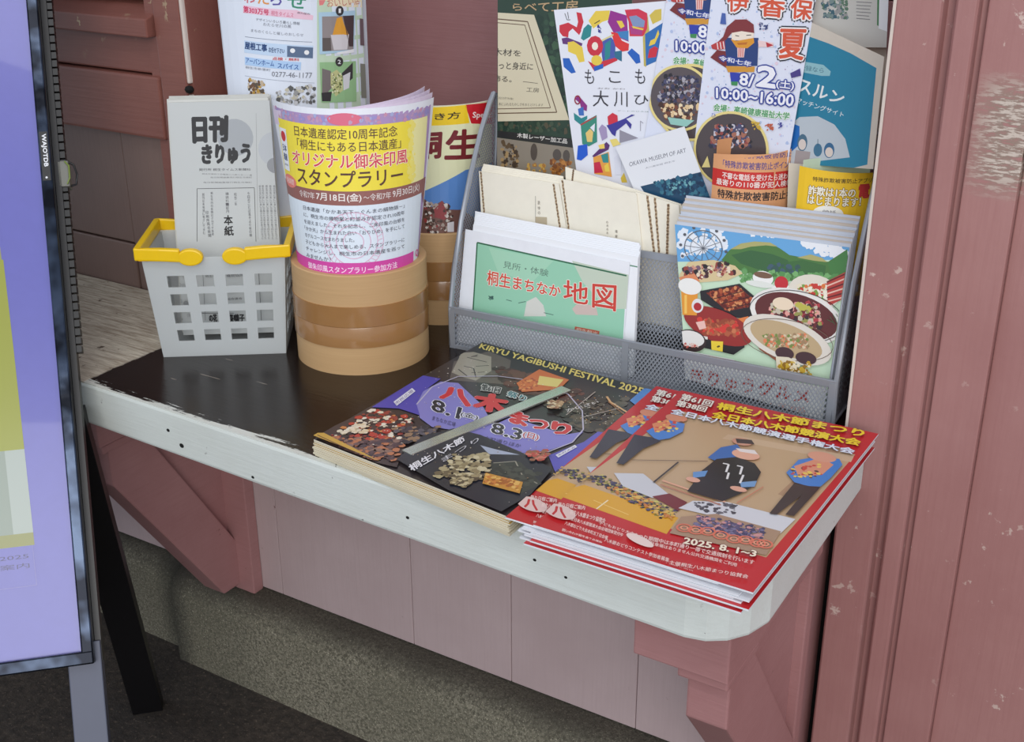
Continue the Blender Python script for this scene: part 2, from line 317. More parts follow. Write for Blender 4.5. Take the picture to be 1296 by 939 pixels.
def leg(du):
    a = Vector((-1.066, .835, 0)) + U * du; b = Vector((-.974, .717, .49)) + U * du; x = U * .0185; y = Vector((-.7, .71, 0)) * .011
    obj('rear_leg', MB().hexa([a - x - y, a + x - y, a + x + y, a - x + y, b - x - y, b + x - y, b + x + y, b - x + y]), 'black_steel', st, bevel=.001)
    h = Vector(sp(du - .02, .21, -.027)); g = b - U * .004 - Vector((0, 0, .01)); w = U * .008; z = Vector((0, 0, .006))
    obj('stay_hinge', MB().hexa([h - w - z, h + w - z, g + w - z, g - w - z, h - w + z, h + w + z, g + w + z, g - w + z]), 'black_steel', st)
leg(0); leg(-.36)
obj('plug', sbox(MB(), .0015, .0120, .466, .492, -.030, -.012), 'socket_grey', st, bevel=.001)
obj('plug_wire', MB().tube([sp(.012, .468, -.02), sp(.017, .470, -.022), sp(.0185, .480, -.022), sp(.016, .490, -.022), sp(.006, .497, -.022), sp(.003, .505, -.022)], .0012, 6), 'black_plastic', st, smooth=True)
obj('cable_tie', MB().tube([sp(.010, .468, -.011), sp(.0128, .474, -.010), sp(.0128, .486, -.010), sp(.009, .491, -.011)], .0008, 6), 'green_cable_tie', st, smooth=True)

# ---------------------------------------------------------------- frosted basket with yellow rim handles
BO = Vector((-.9458, .8274, T)); BD = Vector((.8114, .5845, 0)); BN = Vector((-.5845, .8114, 0))
def bp(d, n, z): return tuple(BO + BD * d + BN * n + Vector((0, 0, z)))
bk = thing('plastic_basket', 'frosted plastic basket with yellow handles holding folded newspapers', 'basket', bp(.065, .045, 0))
HB, W0, D0, FL = .112, .129, .086, .008          # height, base width, base depth, flare at the top
def skin(side, a, h):                            # point on a wall: a across 0..1, h height
    f = FL * h / HB; d0, d1, n0, n1 = -f, W0 + f, -f, D0 + f
    return {'f': bp(d0 + (d1 - d0) * a, n0, h), 'b': bp(d0 + (d1 - d0) * a, n1, h), 'l': bp(d0, n0 + (n1 - n0) * a, h), 'r': bp(d1, n0 + (n1 - n0) * a, h)}[side]
def wall(side, cols, a_in, slot, gap):
    mb = MB(); zr = [0, .016]; rows = []
    for i in range(4): rows.append((.018 + i * .0205, .018 + i * .0205 + .013))
    aa = [0]; cells = []
    for c in range(cols): a0 = a_in + c * (slot + gap); aa += [a0, a0 + slot]; cells.append(len(aa) - 2)
    aa.append(1); zz = [.0]
    for r in rows: zz += list(r)
    zz.append(HB); off = {'f': BN, 'b': -BN, 'l': BD, 'r': -BD}[side] * .0016
    idx = {}
    for i, a in enumerate(aa):
        for j, z in enumerate(zz):
            p = Vector(skin(side, a, z)); idx[i, j, 0] = len(mb.v); mb.v.append(tuple(p)); idx[i, j, 1] = len(mb.v); mb.v.append(tuple(p + off))
    hole = lambda i, j: i in cells and j in (1, 3, 5, 7)
    for i in range(len(aa) - 1):
        for j in range(len(zz) - 1):
            if hole(i, j):
                q = [(i, j), (i + 1, j), (i + 1, j + 1), (i, j + 1)]
                for k in range(4): a, b = q[k], q[(k + 1) % 4]; mb.f.append((idx[a + (0,)], idx[b + (0,)], idx[b + (1,)], idx[a + (1,)]))
                continue
            for s in (0, 1): mb.f.append(tuple(idx[a, b, s] for a, b in ((i, j), (i + 1, j), (i + 1, j + 1), (i, j + 1))))
    obj('basket_wall', mb, 'frosted_plastic', bk)
wall('f', 4, .15, .125, .085); wall('b', 4, .15, .125, .085); wall('l', 3, .14, .19, .08); wall('r', 3, .14, .19, .08)
obj('basket_floor', MB().prism([bp(0.001, 0.001, 0), bp(W0 - .001, .001, 0), bp(W0 - .001, D0 - .001, 0), bp(.001, D0 - .001, 0)], (0, 0, .003)), 'frosted_plastic', bk)
e = FL + .003
def bar(mb, pts, wid, hgt):
    pts = [Vector(p) for p in pts]; rings = []
    for i, p in enumerate(pts):
        d = (pts[min(i + 1, len(pts) - 1)] - pts[max(i - 1, 0)]); d.z = 0; d.normalize(); n = Vector((-d.y, d.x, 0)) * wid / 2
        rings.append([p - n, p + n, p + n + Vector((0, 0, hgt)), p - n + Vector((0, 0, hgt))])
    k = len(mb.v); mb.v += [tuple(q) for r in rings for q in r]
    for i in range(len(rings) - 1): mb.f += [(k + i * 4 + j, k + i * 4 + (j + 1) % 4, k + i * 4 + 4 + (j + 1) % 4, k + i * 4 + 4 + j) for j in range(4)]
    mb.f += [(k, k + 1, k + 2, k + 3), tuple(k + 4 * (len(rings) - 1) + j for j in range(4))]
    return mb
for sx in (0, 1):
    X = lambda d: d if sx == 0 else W0 - d
    m = bar(MB(), [bp(X(.030), D0 + e, HB - .004), bp(X(-e), D0 + e, HB - .001), bp(X(-e), -e, HB - .001), bp(X(.012), -e, HB - .0015), bp(X(.032), -e, HB - .003)], .007, .0135)
    obj('handle', m, 'yellow_plastic', bk, bevel=.0018)
    m = MB(); cx = X(.042)
    ring = [bp(cx + .013 * math.cos(a) * (1 if abs(math.cos(a)) else 1), -e - .003, HB + .0015 + .0088 * math.sin(a)) for a in [2 * math.pi * i / 20 for i in range(20)]]
    m.prism(ring, tuple(BN * .0075)); obj('handle_end', m, 'yellow_plastic', bk, bevel=.0015)

# ---------------------------------------------------------------- packing tape cores used as leaflet pots
def pot(x, y, label):
    h = .107; r = .0700
    p = thing('cardboard_pot', label, 'pot', (x, y, T), 'cardboard tube pots')
    def ring(z0, z1, a, b): return MB().lathe((x, y, T), [(b, z0), (a, z0), (a, z1 - .001), (a - .001, z1), (b + .001, z1), (b, z1 - .001)], 72)
    obj('tube', ring(0, .0515, r, r - .008), 'cardboard', p, smooth=True); obj('tube', ring(.0523, h, r + .0002, r - .008), 'cardboard', p, smooth=True)
    tp = MB().lathe((x, y, T), [(r + .0009, .030), (r + .0009, .0512), (r + .0005, .0519), (r + .0011, .0526), (r + .0011, .074), (r + .0001, .0742), (r + .0001, .0298)], 72); obj('tape_band', tp, 'packing_tape', p, smooth=True)
    obj('pot_floor', MB().lathe((x, y, T), [(0, .0006), (r - .0085, .0006), (r - .0085, .003), (0, .003)], 48, False), 'tube_inside', p); return p
pot(-.776, .954, 'front cardboard tube pot banded with brown tape, holding the yellow rally flyers')
pot(-.925, 1.058, 'cardboard tube pot behind the basket, holding the hanging newspaper')
pot(-.782, 1.116, 'cardboard tube pot behind the front one, holding the guidebook')

# ---------------------------------------------------------------- wire mesh leaflet rack
RX, RY = Vector((.99905, .04362, 0)), Vector((-.04362, .99905, 0)); RO = Vector((-.7005, 1.0085, T))
def rp(u, d, z): return tuple(RO + RX * u + RY * d + Vector((0, 0, z)))
RW = .4165
rk = thing('leaflet_rack', 'grey wire mesh leaflet rack with front lip, filled with brochures', 'rack', rp(RW / 2, .08, 0))
def ribbons(name, o, a, b, poly, pitch=.0034, wd=.00062, th=.0004):
    """expanded metal: two families of thin strips clipped to a polygon (metres along a, b)"""
    mb = MB(); o, a, b = Vector(o), Vector(a), Vector(b); n = a.cross(b).normalized() * th
    for ang in (.96, -.96):
        d = (math.cos(ang), math.sin(ang)); q = (-d[1], d[0])
        cs = [x * q[0] + y * q[1] for x, y in poly]; c = min(cs) + pitch / 2
        while c < max(cs):
            hit = []
            for i in range(len(poly)):
                p0, p1 = poly[i], poly[(i + 1) % len(poly)]; e0 = p0[0] * q[0] + p0[1] * q[1] - c; e1 = p1[0] * q[0] + p1[1] * q[1] - c
                if e0 * e1 < 0: t = e0 / (e0 - e1); x, y = p0[0] + (p1[0] - p0[0]) * t, p0[1] + (p1[1] - p0[1]) * t; hit.append(x * d[0] + y * d[1])
            hit.sort()
            for s0, s1 in zip(hit[::2], hit[1::2]):
                pt = lambda s, w: o + a * (s * d[0] + (c + w) * q[0]) + b * (s * d[1] + (c + w) * q[1])
                z = n * (1 if ang > 0 else -1); v = [pt(s0, -wd), pt(s1, -wd), pt(s1, wd), pt(s0, wd)]
                mb.add([p + z for p in v], [(0, 1, 2, 3)])
            c += pitch
    m = obj(name, mb, 'rack_mesh', rk); m['kind'] = 'stuff'; return m
S14 = math.tan(math.radians(14)); SL = lambda d: (RY * math.sin(math.radians(14)) + Vector((0, 0, math.cos(math.radians(14)))))
ribbons('front_mesh', rp(0, 0, 0), RX, (0, 0, 1), [(.004, .003), (RW - .004, .003), (RW - .004, .041), (.004, .041)])
obj('front_rail', MB().hexa([rp(0, -.0015, .0395), rp(RW, -.0015, .0395), rp(RW, .0015, .0395), rp(0, .0015, .0395), rp(0, -.002, .047), rp(RW, -.002, .047), rp(RW, .0015, .047), rp(0, .0015, .047)]), 'rack_steel', rk, bevel=.0006)
obj('bottom_rail', MB().hexa([rp(0, -.0015, 0), rp(RW, -.0015, 0), rp(RW, .0015, 0), rp(0, .0015, 0), rp(0, -.0015, .004), rp(RW, -.0015, .004), rp(RW, .0015, .004), rp(0, .0015, .004)]), 'rack_steel', rk)
for u in (.0035, .2055, RW - .0035): obj('front_stay', MB().hexa([rp(u - .0035, -.0022, 0), rp(u + .0035, -.0022, 0), rp(u + .0035, -.0012, 0), rp(u - .0035, -.0012, 0), rp(u - .0035, -.0022, .044), rp(u + .0035, -.0022, .044), rp(u + .0035, -.0012, .044), rp(u - .0035, -.0012, .044)]), 'rack_steel', rk)
prof = [(0, .002), (.0005, .044), (.009, .086), (.026, .134), (.047, .180), (.070, .222), (.088, .247), (.097, .256), (.103, .254), (.088, .002)]
for u, nm in ((.001, 'left'), (RW - .001, 'right')):
    mb = MB().tube([rp(u, d, z) for d, z in prof[:8]], .0028, 8).tube([rp(u, d, z) for d, z in prof[7:] + prof[:1]], .0022, 8); obj('side_frame', mb, 'rack_steel', rk, smooth=True)
    ribbons('side_mesh', rp(u, 0, 0), RY, (0, 0, 1), prof, pitch=.0031)
V12 = RY * math.sin(math.radians(7)) + Vector((0, 0, math.cos(math.radians(7)))); V3 = RY * math.sin(math.radians(3.5)) + Vector((0, 0, math.cos(math.radians(3.5))))
def lean(u, s, d0, off=0): return tuple(Vector(rp(u, d0 + off, 0)) + V12 * s)
ribbons('middle_mesh', lean(0, 0, .0345), RX, V12, [(.004, .003), (RW - .004, .003), (RW - .004, .120), (.004, .120)])
obj('middle_rail', MB().hexa([lean(.002, .1185, .0345, -.001), lean(RW - .002, .1185, .0345, -.001), lean(RW - .002, .1185, .0345, .001), lean(.002, .1185, .0345, .001), lean(.002, .1255, .0345, -.001), lean(RW - .002, .1255, .0345, -.001), lean(RW - .002, .1255, .0345, .001), lean(.002, .1255, .0345, .001)]), 'rack_steel', rk)
ribbons('back_mesh', rp(0, .0875, 0), RX, V3, [(.004, .003), (RW - .004, .003), (RW - .004, .250), (.004, .250)], pitch=.005)
obj('back_rail', MB().tube([rp(.001, .103, .253), rp(RW - .001, .103, .253)], .0022, 8), 'rack_steel', rk, smooth=True)
obj('rack_floor', MB().hexa([rp(.002, .002, .0005), rp(RW - .002, .002, .0005), rp(RW - .002, .087, .0005), rp(.002, .087, .0005), rp(.002, .002, .0015), rp(RW - .002, .002, .0015), rp(RW - .002, .087, .0015), rp(.002, .087, .0015)]), 'rack_mesh', rk)
obj('tier_shade', MB().hexa([lean(.004, .002, .0365), lean(RW - .004, .002, .0365), lean(RW - .004, .002, .0375), lean(.004, .002, .0375), lean(.004, .046, .0365), lean(RW - .004, .046, .0365), lean(RW - .004, .046, .0375), lean(.004, .046, .0375)]), 'black_steel', rk)  # black plate put in for the shade of the void under the tier
obj('tier_floor', MB().hexa([rp(.004, .0412, .0450), rp(RW - .004, .0412, .0450), rp(RW - .004, .087, .0450), rp(.004, .087, .0450), rp(.004, .0412, .0462), rp(RW - .004, .0412, .0462), rp(RW - .004, .087, .0462), rp(.004, .087, .0462)]), 'rack_steel', rk)

# ---------------------------------------------------------------- print: flat coloured shapes on a sheet, in millimetres of the sheet
GLY = {}
def glyphs(s):
    k = s
    if k not in GLY:
        c = bpy.data.curves.new('type', 'FONT'); c.body = s; c.resolution_u = 2; c.fill_mode = 'FRONT'
        o = bpy.data.objects.new('type', c); me = bpy.data.meshes.new_from_object(o)
        v = [(p.co.x, p.co.y) for p in me.vertices]; f = [tuple(q.vertices) for q in me.polygons]
        xs = [p[0] for p in v] or [0]; ys = [p[1] for p in v] or [0]
        x0, x1, y0, y1 = min(xs), max(xs), min(ys), max(ys)
        GLY[k] = ([((x - x0) / max(1e-6, x1 - x0), (y - y0) / max(1e-6, y1 - y0)) for x, y in v], f)
        bpy.data.objects.remove(o); bpy.data.curves.remove(c); bpy.data.meshes.remove(me)
    return GLY[k]
class Art:
    def __init__(s): s.v, s.f, s.c, s.z = [], [], [], .05
    def raw(s, pts, faces, col, dz=.009):
        k = len(s.v); s.z += dz; s.v += [(x, y, s.z) for x, y in pts]; s.f += [tuple(i + k for i in q) for q in faces]; s.c += [lin(col)] * len(pts); return s
    def poly(s, pts, col): return s.raw(pts, [tuple(range(len(pts)))], col)
    def rect(s, x0, y0, x1, y1, col): return s.poly([(x0, y0), (x1, y0), (x1, y1), (x0, y1)], col)
    def ell(s, c, rx, ry, col, rot=0, n=22):
        cr, sr = math.cos(rot), math.sin(rot)
        return s.poly([(c[0] + rx * math.cos(a) * cr - ry * math.sin(a) * sr, c[1] + rx * math.cos(a) * sr + ry * math.sin(a) * cr) for a in [2 * math.pi * i / n for i in range(n)]], col)
    def ring(s, c, rx, ry, w, col, n=28):
        p = [(c[0] + (rx + k) * math.cos(a), c[1] + (ry + k) * math.sin(a)) for a in [2 * math.pi * i / n for i in range(n)] for k in (-w / 2, w / 2)]
        return s.raw(p, [(2 * i, 2 * i + 1, (2 * i + 3) % (2 * n), (2 * i + 2) % (2 * n)) for i in range(n)], col)
    def line(s, pts, w, col, closed=False):
        pts = list(pts) + ([pts[0]] if closed else [])
        for (ax, ay), (bx, by) in zip(pts, pts[1:]):
            L = math.hypot(bx - ax, by - ay) or 1; nx, ny = -(by - ay) / L * w / 2, (bx - ax) / L * w / 2
            s.raw([(ax - nx, ay - ny), (bx - nx, by - ny), (bx + nx, by + ny), (ax + nx, ay + ny)], [(0, 1, 2, 3)], col, .0005)
        s.z += .004; return s
    def text(s, t, q, col, bold=0.0, edge=None):
        """t fills the quad q = top left, top right, bottom right, bottom left; edge = list of (width mm, colour)"""
        v, f = glyphs(t); TL, TR, BR, BL = q
        m = [((BL[0] * (1 - x) + BR[0] * x) * (1 - y) + (TL[0] * (1 - x) + TR[0] * x) * y, (BL[1] * (1 - x) + BR[1] * x) * (1 - y) + (TL[1] * (1 - x) + TR[1] * x) * y) for x, y in v]
        for w, c in edge or []:
            for i in range(8): a = math.pi * i / 4; s.raw([(x + w * math.cos(a), y + w * math.sin(a)) for x, y in m], f, c, .0012)
            s.z += .003
        b = bold * math.hypot(TL[0] - BL[0], TL[1] - BL[1]) * 1.1
        if b > .03:                             # heavier strokes: the letters struck again a hair to each side
            for i in range(8): a = math.pi * (i + .5) / 4; s.raw([(x + b * math.cos(a) * 1.2, y + b * math.sin(a) * 1.2) for x, y in m], f, col, .0012)
        return s.raw(m, f, col)
    def row(s, t, x0, x1, y0, y1, col, bold=0.0, edge=None): return s.text(t, [(x0, y1), (x1, y1), (x1, y0), (x0, y0)], col, bold, edge)
    def blobs(s, quad, cols, n, r0, r1, seed=1):
        """loose brush-like spots inside a quad"""
        g = random.Random(seed); A, B, D, E = quad; n, r0, r1 = int(n * 2.4), r0 * .55, r1 * .72
        for i in range(n):
            x, y = g.random(), g.random(); p = [(A[k] * (1 - x) + B[k] * x) * (1 - y) + (E[k] * (1 - x) + D[k] * x) * y for k in (0, 1)]
            r = r0 + (r1 - r0) * g.random(); a0 = g.random() * 6; m = g.randint(5, 7)
            s.raw([(p[0] + r * (.55 + .45 * g.random()) * math.cos(a0 + 6.283 * j / m), p[1] + r * (.55 + .45 * g.random()) * math.sin(a0 + 6.283 * j / m)) for j in range(m)], [tuple(range(m))], g.choice(cols), .002)
        return s
def cut(bm, cu, cv):
    for ax, c in [(0, x) for x in cu] + [(1, y) for y in cv]:
        no = (1, 0, 0) if ax == 0 else (0, 1, 0); co = (c, 0, 0) if ax == 0 else (0, c, 0)
        bmesh.ops.bisect_plane(bm, geom=bm.verts[:] + bm.edges[:] + bm.faces[:], dist=1e-5, plane_co=co, plane_no=no)
def surf_pt(f, u, v, z):
    u, v = u / 1000, v / 1000; p = Vector(f(u, v))
    if not z: return p
    e = 1e-4; n = (Vector(f(u + e, v)) - Vector(f(u - e, v))).cross(Vector(f(u, v + e)) - Vector(f(u, v - e))).normalized()
    return p + n * (z / 1000)
def sheet(name, sf, quad, mat, label=None, cat=None, group=None, thick=.3, art=None, gloss=False, cu=(), cv=(), drop=0, parent=None, shift=(0, 0, 0)):
    """one printed sheet or booklet: paper body + its print as a part"""
    f0 = SURF[sf]; f = (lambda u, v: tuple(Vector(f0(u, v)) + Vector(shift))) if any(shift) else f0
    bm = bmesh.new(); bm.faces.new([bm.verts.new((x, y, 0)) for x, y in quad]); cut(bm, cu, cv)
    bm.normal_update()
    for q in bm.faces:
        if q.normal.z < 0: q.normal_flip()
    bm.verts.ensure_lookup_table(); bm.verts.index_update(); vs = [(v.co.x, v.co.y) for v in bm.verts]; n = len(vs); fs = [tuple(v.index for v in q.verts) for q in bm.faces]
    mb = MB(); mb.v = [tuple(surf_pt(f, u, v, -drop)) for u, v in vs] + [tuple(surf_pt(f, u, v, -drop - thick)) for u, v in vs]
    mb.f = fs + [tuple(i + n for i in q)[::-1] for q in fs]
    for e in bm.edges:
        if len(e.link_faces) == 1:
            a, b = e.verts[0].index, e.verts[1].index; mb.f.append((a, b, b + n, a + n))
    bm.free()
    lo = min(range(len(vs)), key=lambda i: mb.v[i][2]); base = tuple(sum(mb.v[i][k] for i in range(n)) / n if k < 2 else mb.v[lo][2] for k in range(3))
    o = obj(name, mb, mat, parent, loc=base, smooth=bool(cu))
    if label: tag(o, label, cat, group)
    if art:
        b = bmesh.new(); cl = b.verts.layers.float_vector.new('c'); vv = []
        for p, c in zip(art.v, art.c): q = b.verts.new(p); q[cl] = c; vv.append(q)
        for q in art.f:
            try: b.faces.new([vv[i] for i in q])
            except ValueError: pass
        b.normal_update()
        fl = [q for q in b.faces if q.normal.z < 0]
        for q in fl: q.normal_flip()
        cut(b, cu, cv)
        us = [p[0] for p in quad]; vq = [p[1] for p in quad]                       # keep the print inside the paper
        cx, cy = sum(us) / len(us), sum(vq) / len(vq)
        for i in range(len(quad)):
            a_, b_ = Vector((*quad[i], 0)), Vector((*quad[(i + 1) % len(quad)], 0)); d = b_ - a_; no = Vector((d.y, -d.x, 0)).normalized()
            if no.dot(Vector((cx, cy, 0)) - a_) > 0: no = -no
            bmesh.ops.bisect_plane(b, geom=b.verts[:] + b.edges[:] + b.faces[:], dist=1e-5, plane_co=a_, plane_no=no, clear_outer=True)
        b.verts.index_update(); me = bpy.data.meshes.new('cover_print'); bl = LOC[o.name] if parent is None else LOC[parent.name]
        me.from_pydata([surf_pt(f, v.co.x, v.co.y, v.co.z - drop) - Vector(bl) for v in b.verts], [], [tuple(v.index for v in q.verts) for q in b.faces])
        at = me.color_attributes.new('Col', 'FLOAT_COLOR', 'POINT')
        at.data.foreach_set('color', [x for v in b.verts for x in (*v[cl], 1)]); b.free()
        me.materials.append(MATS['ink_gloss' if gloss else 'ink_matt']); po = bpy.data.objects.new('cover_print', me); C.objects.link(po); po.parent = o
    return o
def steps(a, b, n): return [a + (b - a) * i / n for i in range(n + 1)]
NW = (238, 238, 240); K = (32, 30, 32); G1 = (120, 118, 118)

# ---------------------------------------------------------------- map leaflets (front left pocket)
a = Art(); q = [(2.3,125.8),(192.8,118.8),(195.5,1.9),(-1,2.3)]
a.poly([(17.7,113.6),(190.9,105),(194.2,31.6),(18,30.4)], (150, 205, 176))
a.poly([(129.8,111),(192.9,106.4),(195.5,72),(173.5,68.2),(144.4,90.3)], (196, 208, 190)); a.poly([(32.1,110.1),(108.9,107.8),(85.4,80.9),(45.1,86.4)], (164, 212, 184))
a.line([(17.7,113.6),(190.9,105)], 1.6, (44, 104, 72)); a.line([(17.7,113.6),(18,30.4)], 1.6, (44, 104, 72))
a.text('見所・体験', [(50.8,99.1),(104.5,97.5),(104.1,90.3),(51,91.6)], (92, 120, 106))
a.poly([(79.7,44.3),(81.7,60.5),(92,67.2),(101.4,59.9),(105.6,48.8)], (214, 214, 206)); a.poly([(134.5,61.6),(142,70.6),(161.1,68),(164,59.9),(139.2,56.5)], (206, 186, 178))
for x, y in ((262, 830), (270, 845), (300, 830), (365, 852), (380, 858), (425, 865), (445, 862), (570, 925), (590, 930), (255, 800)): a.blobs([(36,58.9),(41.6,59.9),(41.9,55.9),(36.3,55)], [(60, 96, 90)], 3, .5, 1.3, x)
a.line([(57.4,58.5),(64.2,58)], .6, (60, 96, 90)); a.line([(72,57.3),(80.6,60.4)], .6, (60, 96, 90)); a.line([(102.7,52.2),(114,51.8)], .6, (60, 96, 90))
a.text('桐生まちなか', [(32.7,86.4),(119.7,83.4),(120,71.2),(32.8,70.9)], (212, 74, 52), .012, [(.9, (236, 236, 224))])
a.text('地', [(122.2,90.6),(150.6,90.3),(151.7,68.8),(124.3,68.1)], (206, 62, 48), .012, [(1, (236, 236, 224))]); a.text('図', [(155.1,91),(181.1,93.3),(182.8,67.5),(157,67.3)], (206, 62, 48), .014, [(1, (236, 236, 224))])
a.poly([(139.7,44.1),(167.4,44.1),(167.1,39),(139.3,39)], (190, 92, 70)); a.text('桐生観光', [(141.6,43.2),(165.8,42.9),(165.2,39.5),(141,39.7)], (236, 220, 205))
MAPL = 'white and green town map leaflet, frontmost in the left rack pocket'
m0 = sheet('map_leaflet', 'map', q, paper((236, 238, 244)), MAPL, 'leaflet', 'town map leaflets', .9, a, True)
nx, ny = RY.x, RY.y
a = Art(); a.rect(-30, 0, 300, 300, (238, 240, 244)); a.line([(14.3,120.7),(200.9,115.3)], 1.2, (70, 130, 100))
m1 = sheet('map_leaflet', 'map', [(10.6,131.9),(200.7,124.8),(207.7,2.7),(10,2.6)], paper((236, 238, 244)), 'white town map leaflet just behind the frontmost one, set to the right', 'leaflet', 'town map leaflets', .9, a, True, drop=1.6)
for i in range(7): clone(m1, (RX * (-.0006 * i + .0006 * (i % 3)) + RY * (.0015 * (i + 1))) + Vector((0, 0, .0016 * (i + 1))), 'white town map leaflet further back in the left pocket, only its top edge showing', 'town map leaflets behind')

# ---------------------------------------------------------------- food brochures (front right pocket)
a = Art(); q = [(236.3,162.7),(404.9,164.7),(403.3,1),(264.8,13.8)]
a.rect(150, -20, 450, 250, (200, 226, 198)); a.poly([(232.8,163.5),(409,185.7),(406.5,153.6),(240.8,126.7)], (104, 168, 220))
a.blobs([(239.5,156.9),(283.7,164.9),(291.6,147.5),(242.3,130.8)], [(236, 240, 246), (228, 236, 246)], 26, 5, 8, 3); a.blobs([(310.3,165.8),(340,167.2),(338.5,164.3),(312.6,162.5)], [(236, 240, 246)], 9, 2, 3.5, 4)
a.blobs([(356.8,164.2),(385.3,166.5),(403.8,160.3),(389.1,151.8)], [(236, 240, 246)], 24, 4, 7, 5)
a.poly([(287.1,135.6),(293.7,145.9),(302.4,152.7),(315.2,156.8),(330,158.5),(341.6,154.7),(351.4,149.8),(364.2,149.4),(375,150.3),(387.7,148.9),(403.4,162.9),(409.1,135.2),(385.1,128.7),(330.6,123.7),(293.5,131)], (76, 122, 62))
a.poly([(294.5,147),(304.2,153.9),(317,157.6),(331.8,158.8),(339.6,155.9),(328.5,155.6),(313.9,152.2),(304.8,148.5)], (176, 172, 110)); a.poly([(358.9,148.6),(371,153.3),(382,151.7),(386.9,148.5),(375.3,148)], (176, 172, 110))
a.poly([(296.1,141.6),(314.3,148.9),(335,148.3),(350.2,145.1),(362.8,132.4),(329.7,130.9),(306.5,134.8)], (58, 102, 60)); a.poly([(350.4,143.3),(364.5,147.2),(386.4,145.1),(386.4,132.5),(363.1,130.6)], (62, 108, 58)); a.blobs([(332.4,138.7),(361.6,141.4),(360.8,133.9),(333.3,131.5)], [(66, 92, 110), (56, 88, 84)], 8, 3, 6, 6)
a.poly([(387.9,147.2),(403.4,162.9),(407,137.6),(393.1,135.4)], (70, 128, 66)); a.blobs([(305.3,129),(398.1,138),(395.3,132.1),(308.5,118.3)], [(104, 160, 96), (88, 146, 82), (120, 176, 110)], 46, 3, 6, 7)
c = [(267.7,144)][0]; a.ring(c, 19, 17, .9, (96, 100, 110)); a.ring(c, 13, 12, .5, (120, 124, 132))
for i in range(12): t = i * math.pi / 6; a.line([c, (c[0] + 19 * math.cos(t), c[1] + 17 * math.sin(t))], .5, (96, 100, 110)); a.ell((c[0] + 23 * math.cos(t), c[1] + 21 * math.sin(t)), 1.7, 1.5, (88, 90, 98), n=7)
a.poly([(246.1,114.1),(254.5,128.8),(279.5,134.5),(301.1,132.1),(309.5,125.9),(295.1,117.1),(260.7,108.8)], (216, 196, 150)); a.blobs([(249.3,122.3),(293.2,133.7),(301.9,124.8),(254.4,111.6)], [(70, 40, 44), (210, 150, 130), (40, 34, 38), (230, 214, 190), (150, 70, 60), (120, 90, 110)], 46, 2.5, 5, 8)
a.poly([(246.3,112.3),(261.6,118.5),(268.3,111.9),(251,106.3)], (222, 140, 96))
a.ell([(329.5,124.4)][0], 10, 7, (240, 240, 238)); a.ell([(329.2,127.5)][0], 9, 3, (120, 90, 70)); a.ell([(327.4,118.5)][0], 14, 3, (226, 230, 224))
a.poly([(335.6,113.3),(347.2,125.4),(360.1,118.2),(358.4,109.7),(340.2,106.6)], (240, 236, 232)); a.poly([(336.7,112.6),(359.3,117.2),(358.4,109.7),(340.3,106.3)], (232, 190, 170)); a.ell([(347.5,122.7)][0], 6.5, 6.5, (196, 40, 50))
a.ell([(378.3,118.5)][0], 24, 17, (226, 220, 206)); a.blobs([(364,123.5),(388.8,127.5),(392.5,113.5),(367.7,109.4)], [(200, 60, 50), (232, 222, 196), (120, 160, 70), (220, 120, 60), (240, 236, 220)], 46, 2, 5, 9)
a.poly([(389.2,131.1),(405.4,142.7),(406.2,117.6),(393.3,108.1)], (188, 64, 56))
for i in range(6): a.line([[(389.4,130.3),(389.8,126.7),(390.3,123.2),(390.8,119.6),(391.3,116),(391.8,112.5)][i], [(405.6,140.9),(405.9,136.5),(406.2,132),(406.3,127.6),(406.5,123.1),(406.4,119.1)][i]], 1.3, (236, 196, 180) if i % 2 else (100, 30, 34))
a.poly([(269.4,102.5),(307.8,115.9),(333.1,100.2),(331.8,83.4),(299.2,82.7),(271.3,94.2)], (36, 32, 36)); a.poly([(275.8,101.7),(306.1,113.8),(329.3,98.8),(298.6,87.3)], (120, 44, 30)); a.blobs([(277.8,101.6),(306.2,113),(328,99),(298.5,88.3)], [(150, 60, 36), (96, 30, 24), (176, 86, 50), (210, 140, 90)], 70, 2, 4, 10)
for i in range(3): a.line([[(284.2,97.3),(292,93.8),(297.3,90)][i], [(312.4,109.5),(319.6,105.1),(325.5,100.4)][i]], .8, (60, 24, 24))
a.poly([(308.1,81.3),(320,86.3),(323.4,82.1),(312.4,77.7)], (226, 130, 70)); a.poly([(325.2,90.9),(330.1,93.7),(329.7,88),(325.7,86.3)], (200, 110, 60))
a.poly([(334.9,88.9),(394.5,99.2),(390.4,76.3),(385,62.2),(359.1,76.2),(343.9,77.2)], (40, 36, 38)); a.ell([(365.1,94.1)][0], 45, 25, (232, 230, 226), -.12, 30); a.ell([(365.1,94.1)][0], 40, 21, (96, 40, 40), -.12, 30)
a.blobs([(340.8,102.1),(384.1,109.3),(390.7,87.5),(343.7,79.1)], [(176, 60, 70), (226, 160, 150), (110, 40, 44), (200, 190, 170), (150, 150, 80), (60, 40, 44)], 90, 2.5, 5.5, 11); a.ring([(365.1,94.1)][0], 45, 24, .7, (50, 44, 46), 32); a.ell([(351.8,103.9)][0], 10, 6, (236, 216, 190)); a.blobs([(364.4,106),(377.2,106.3),(377.7,102.7),(365,101.5)], [(190, 184, 80)], 6, 3, 5, 3)
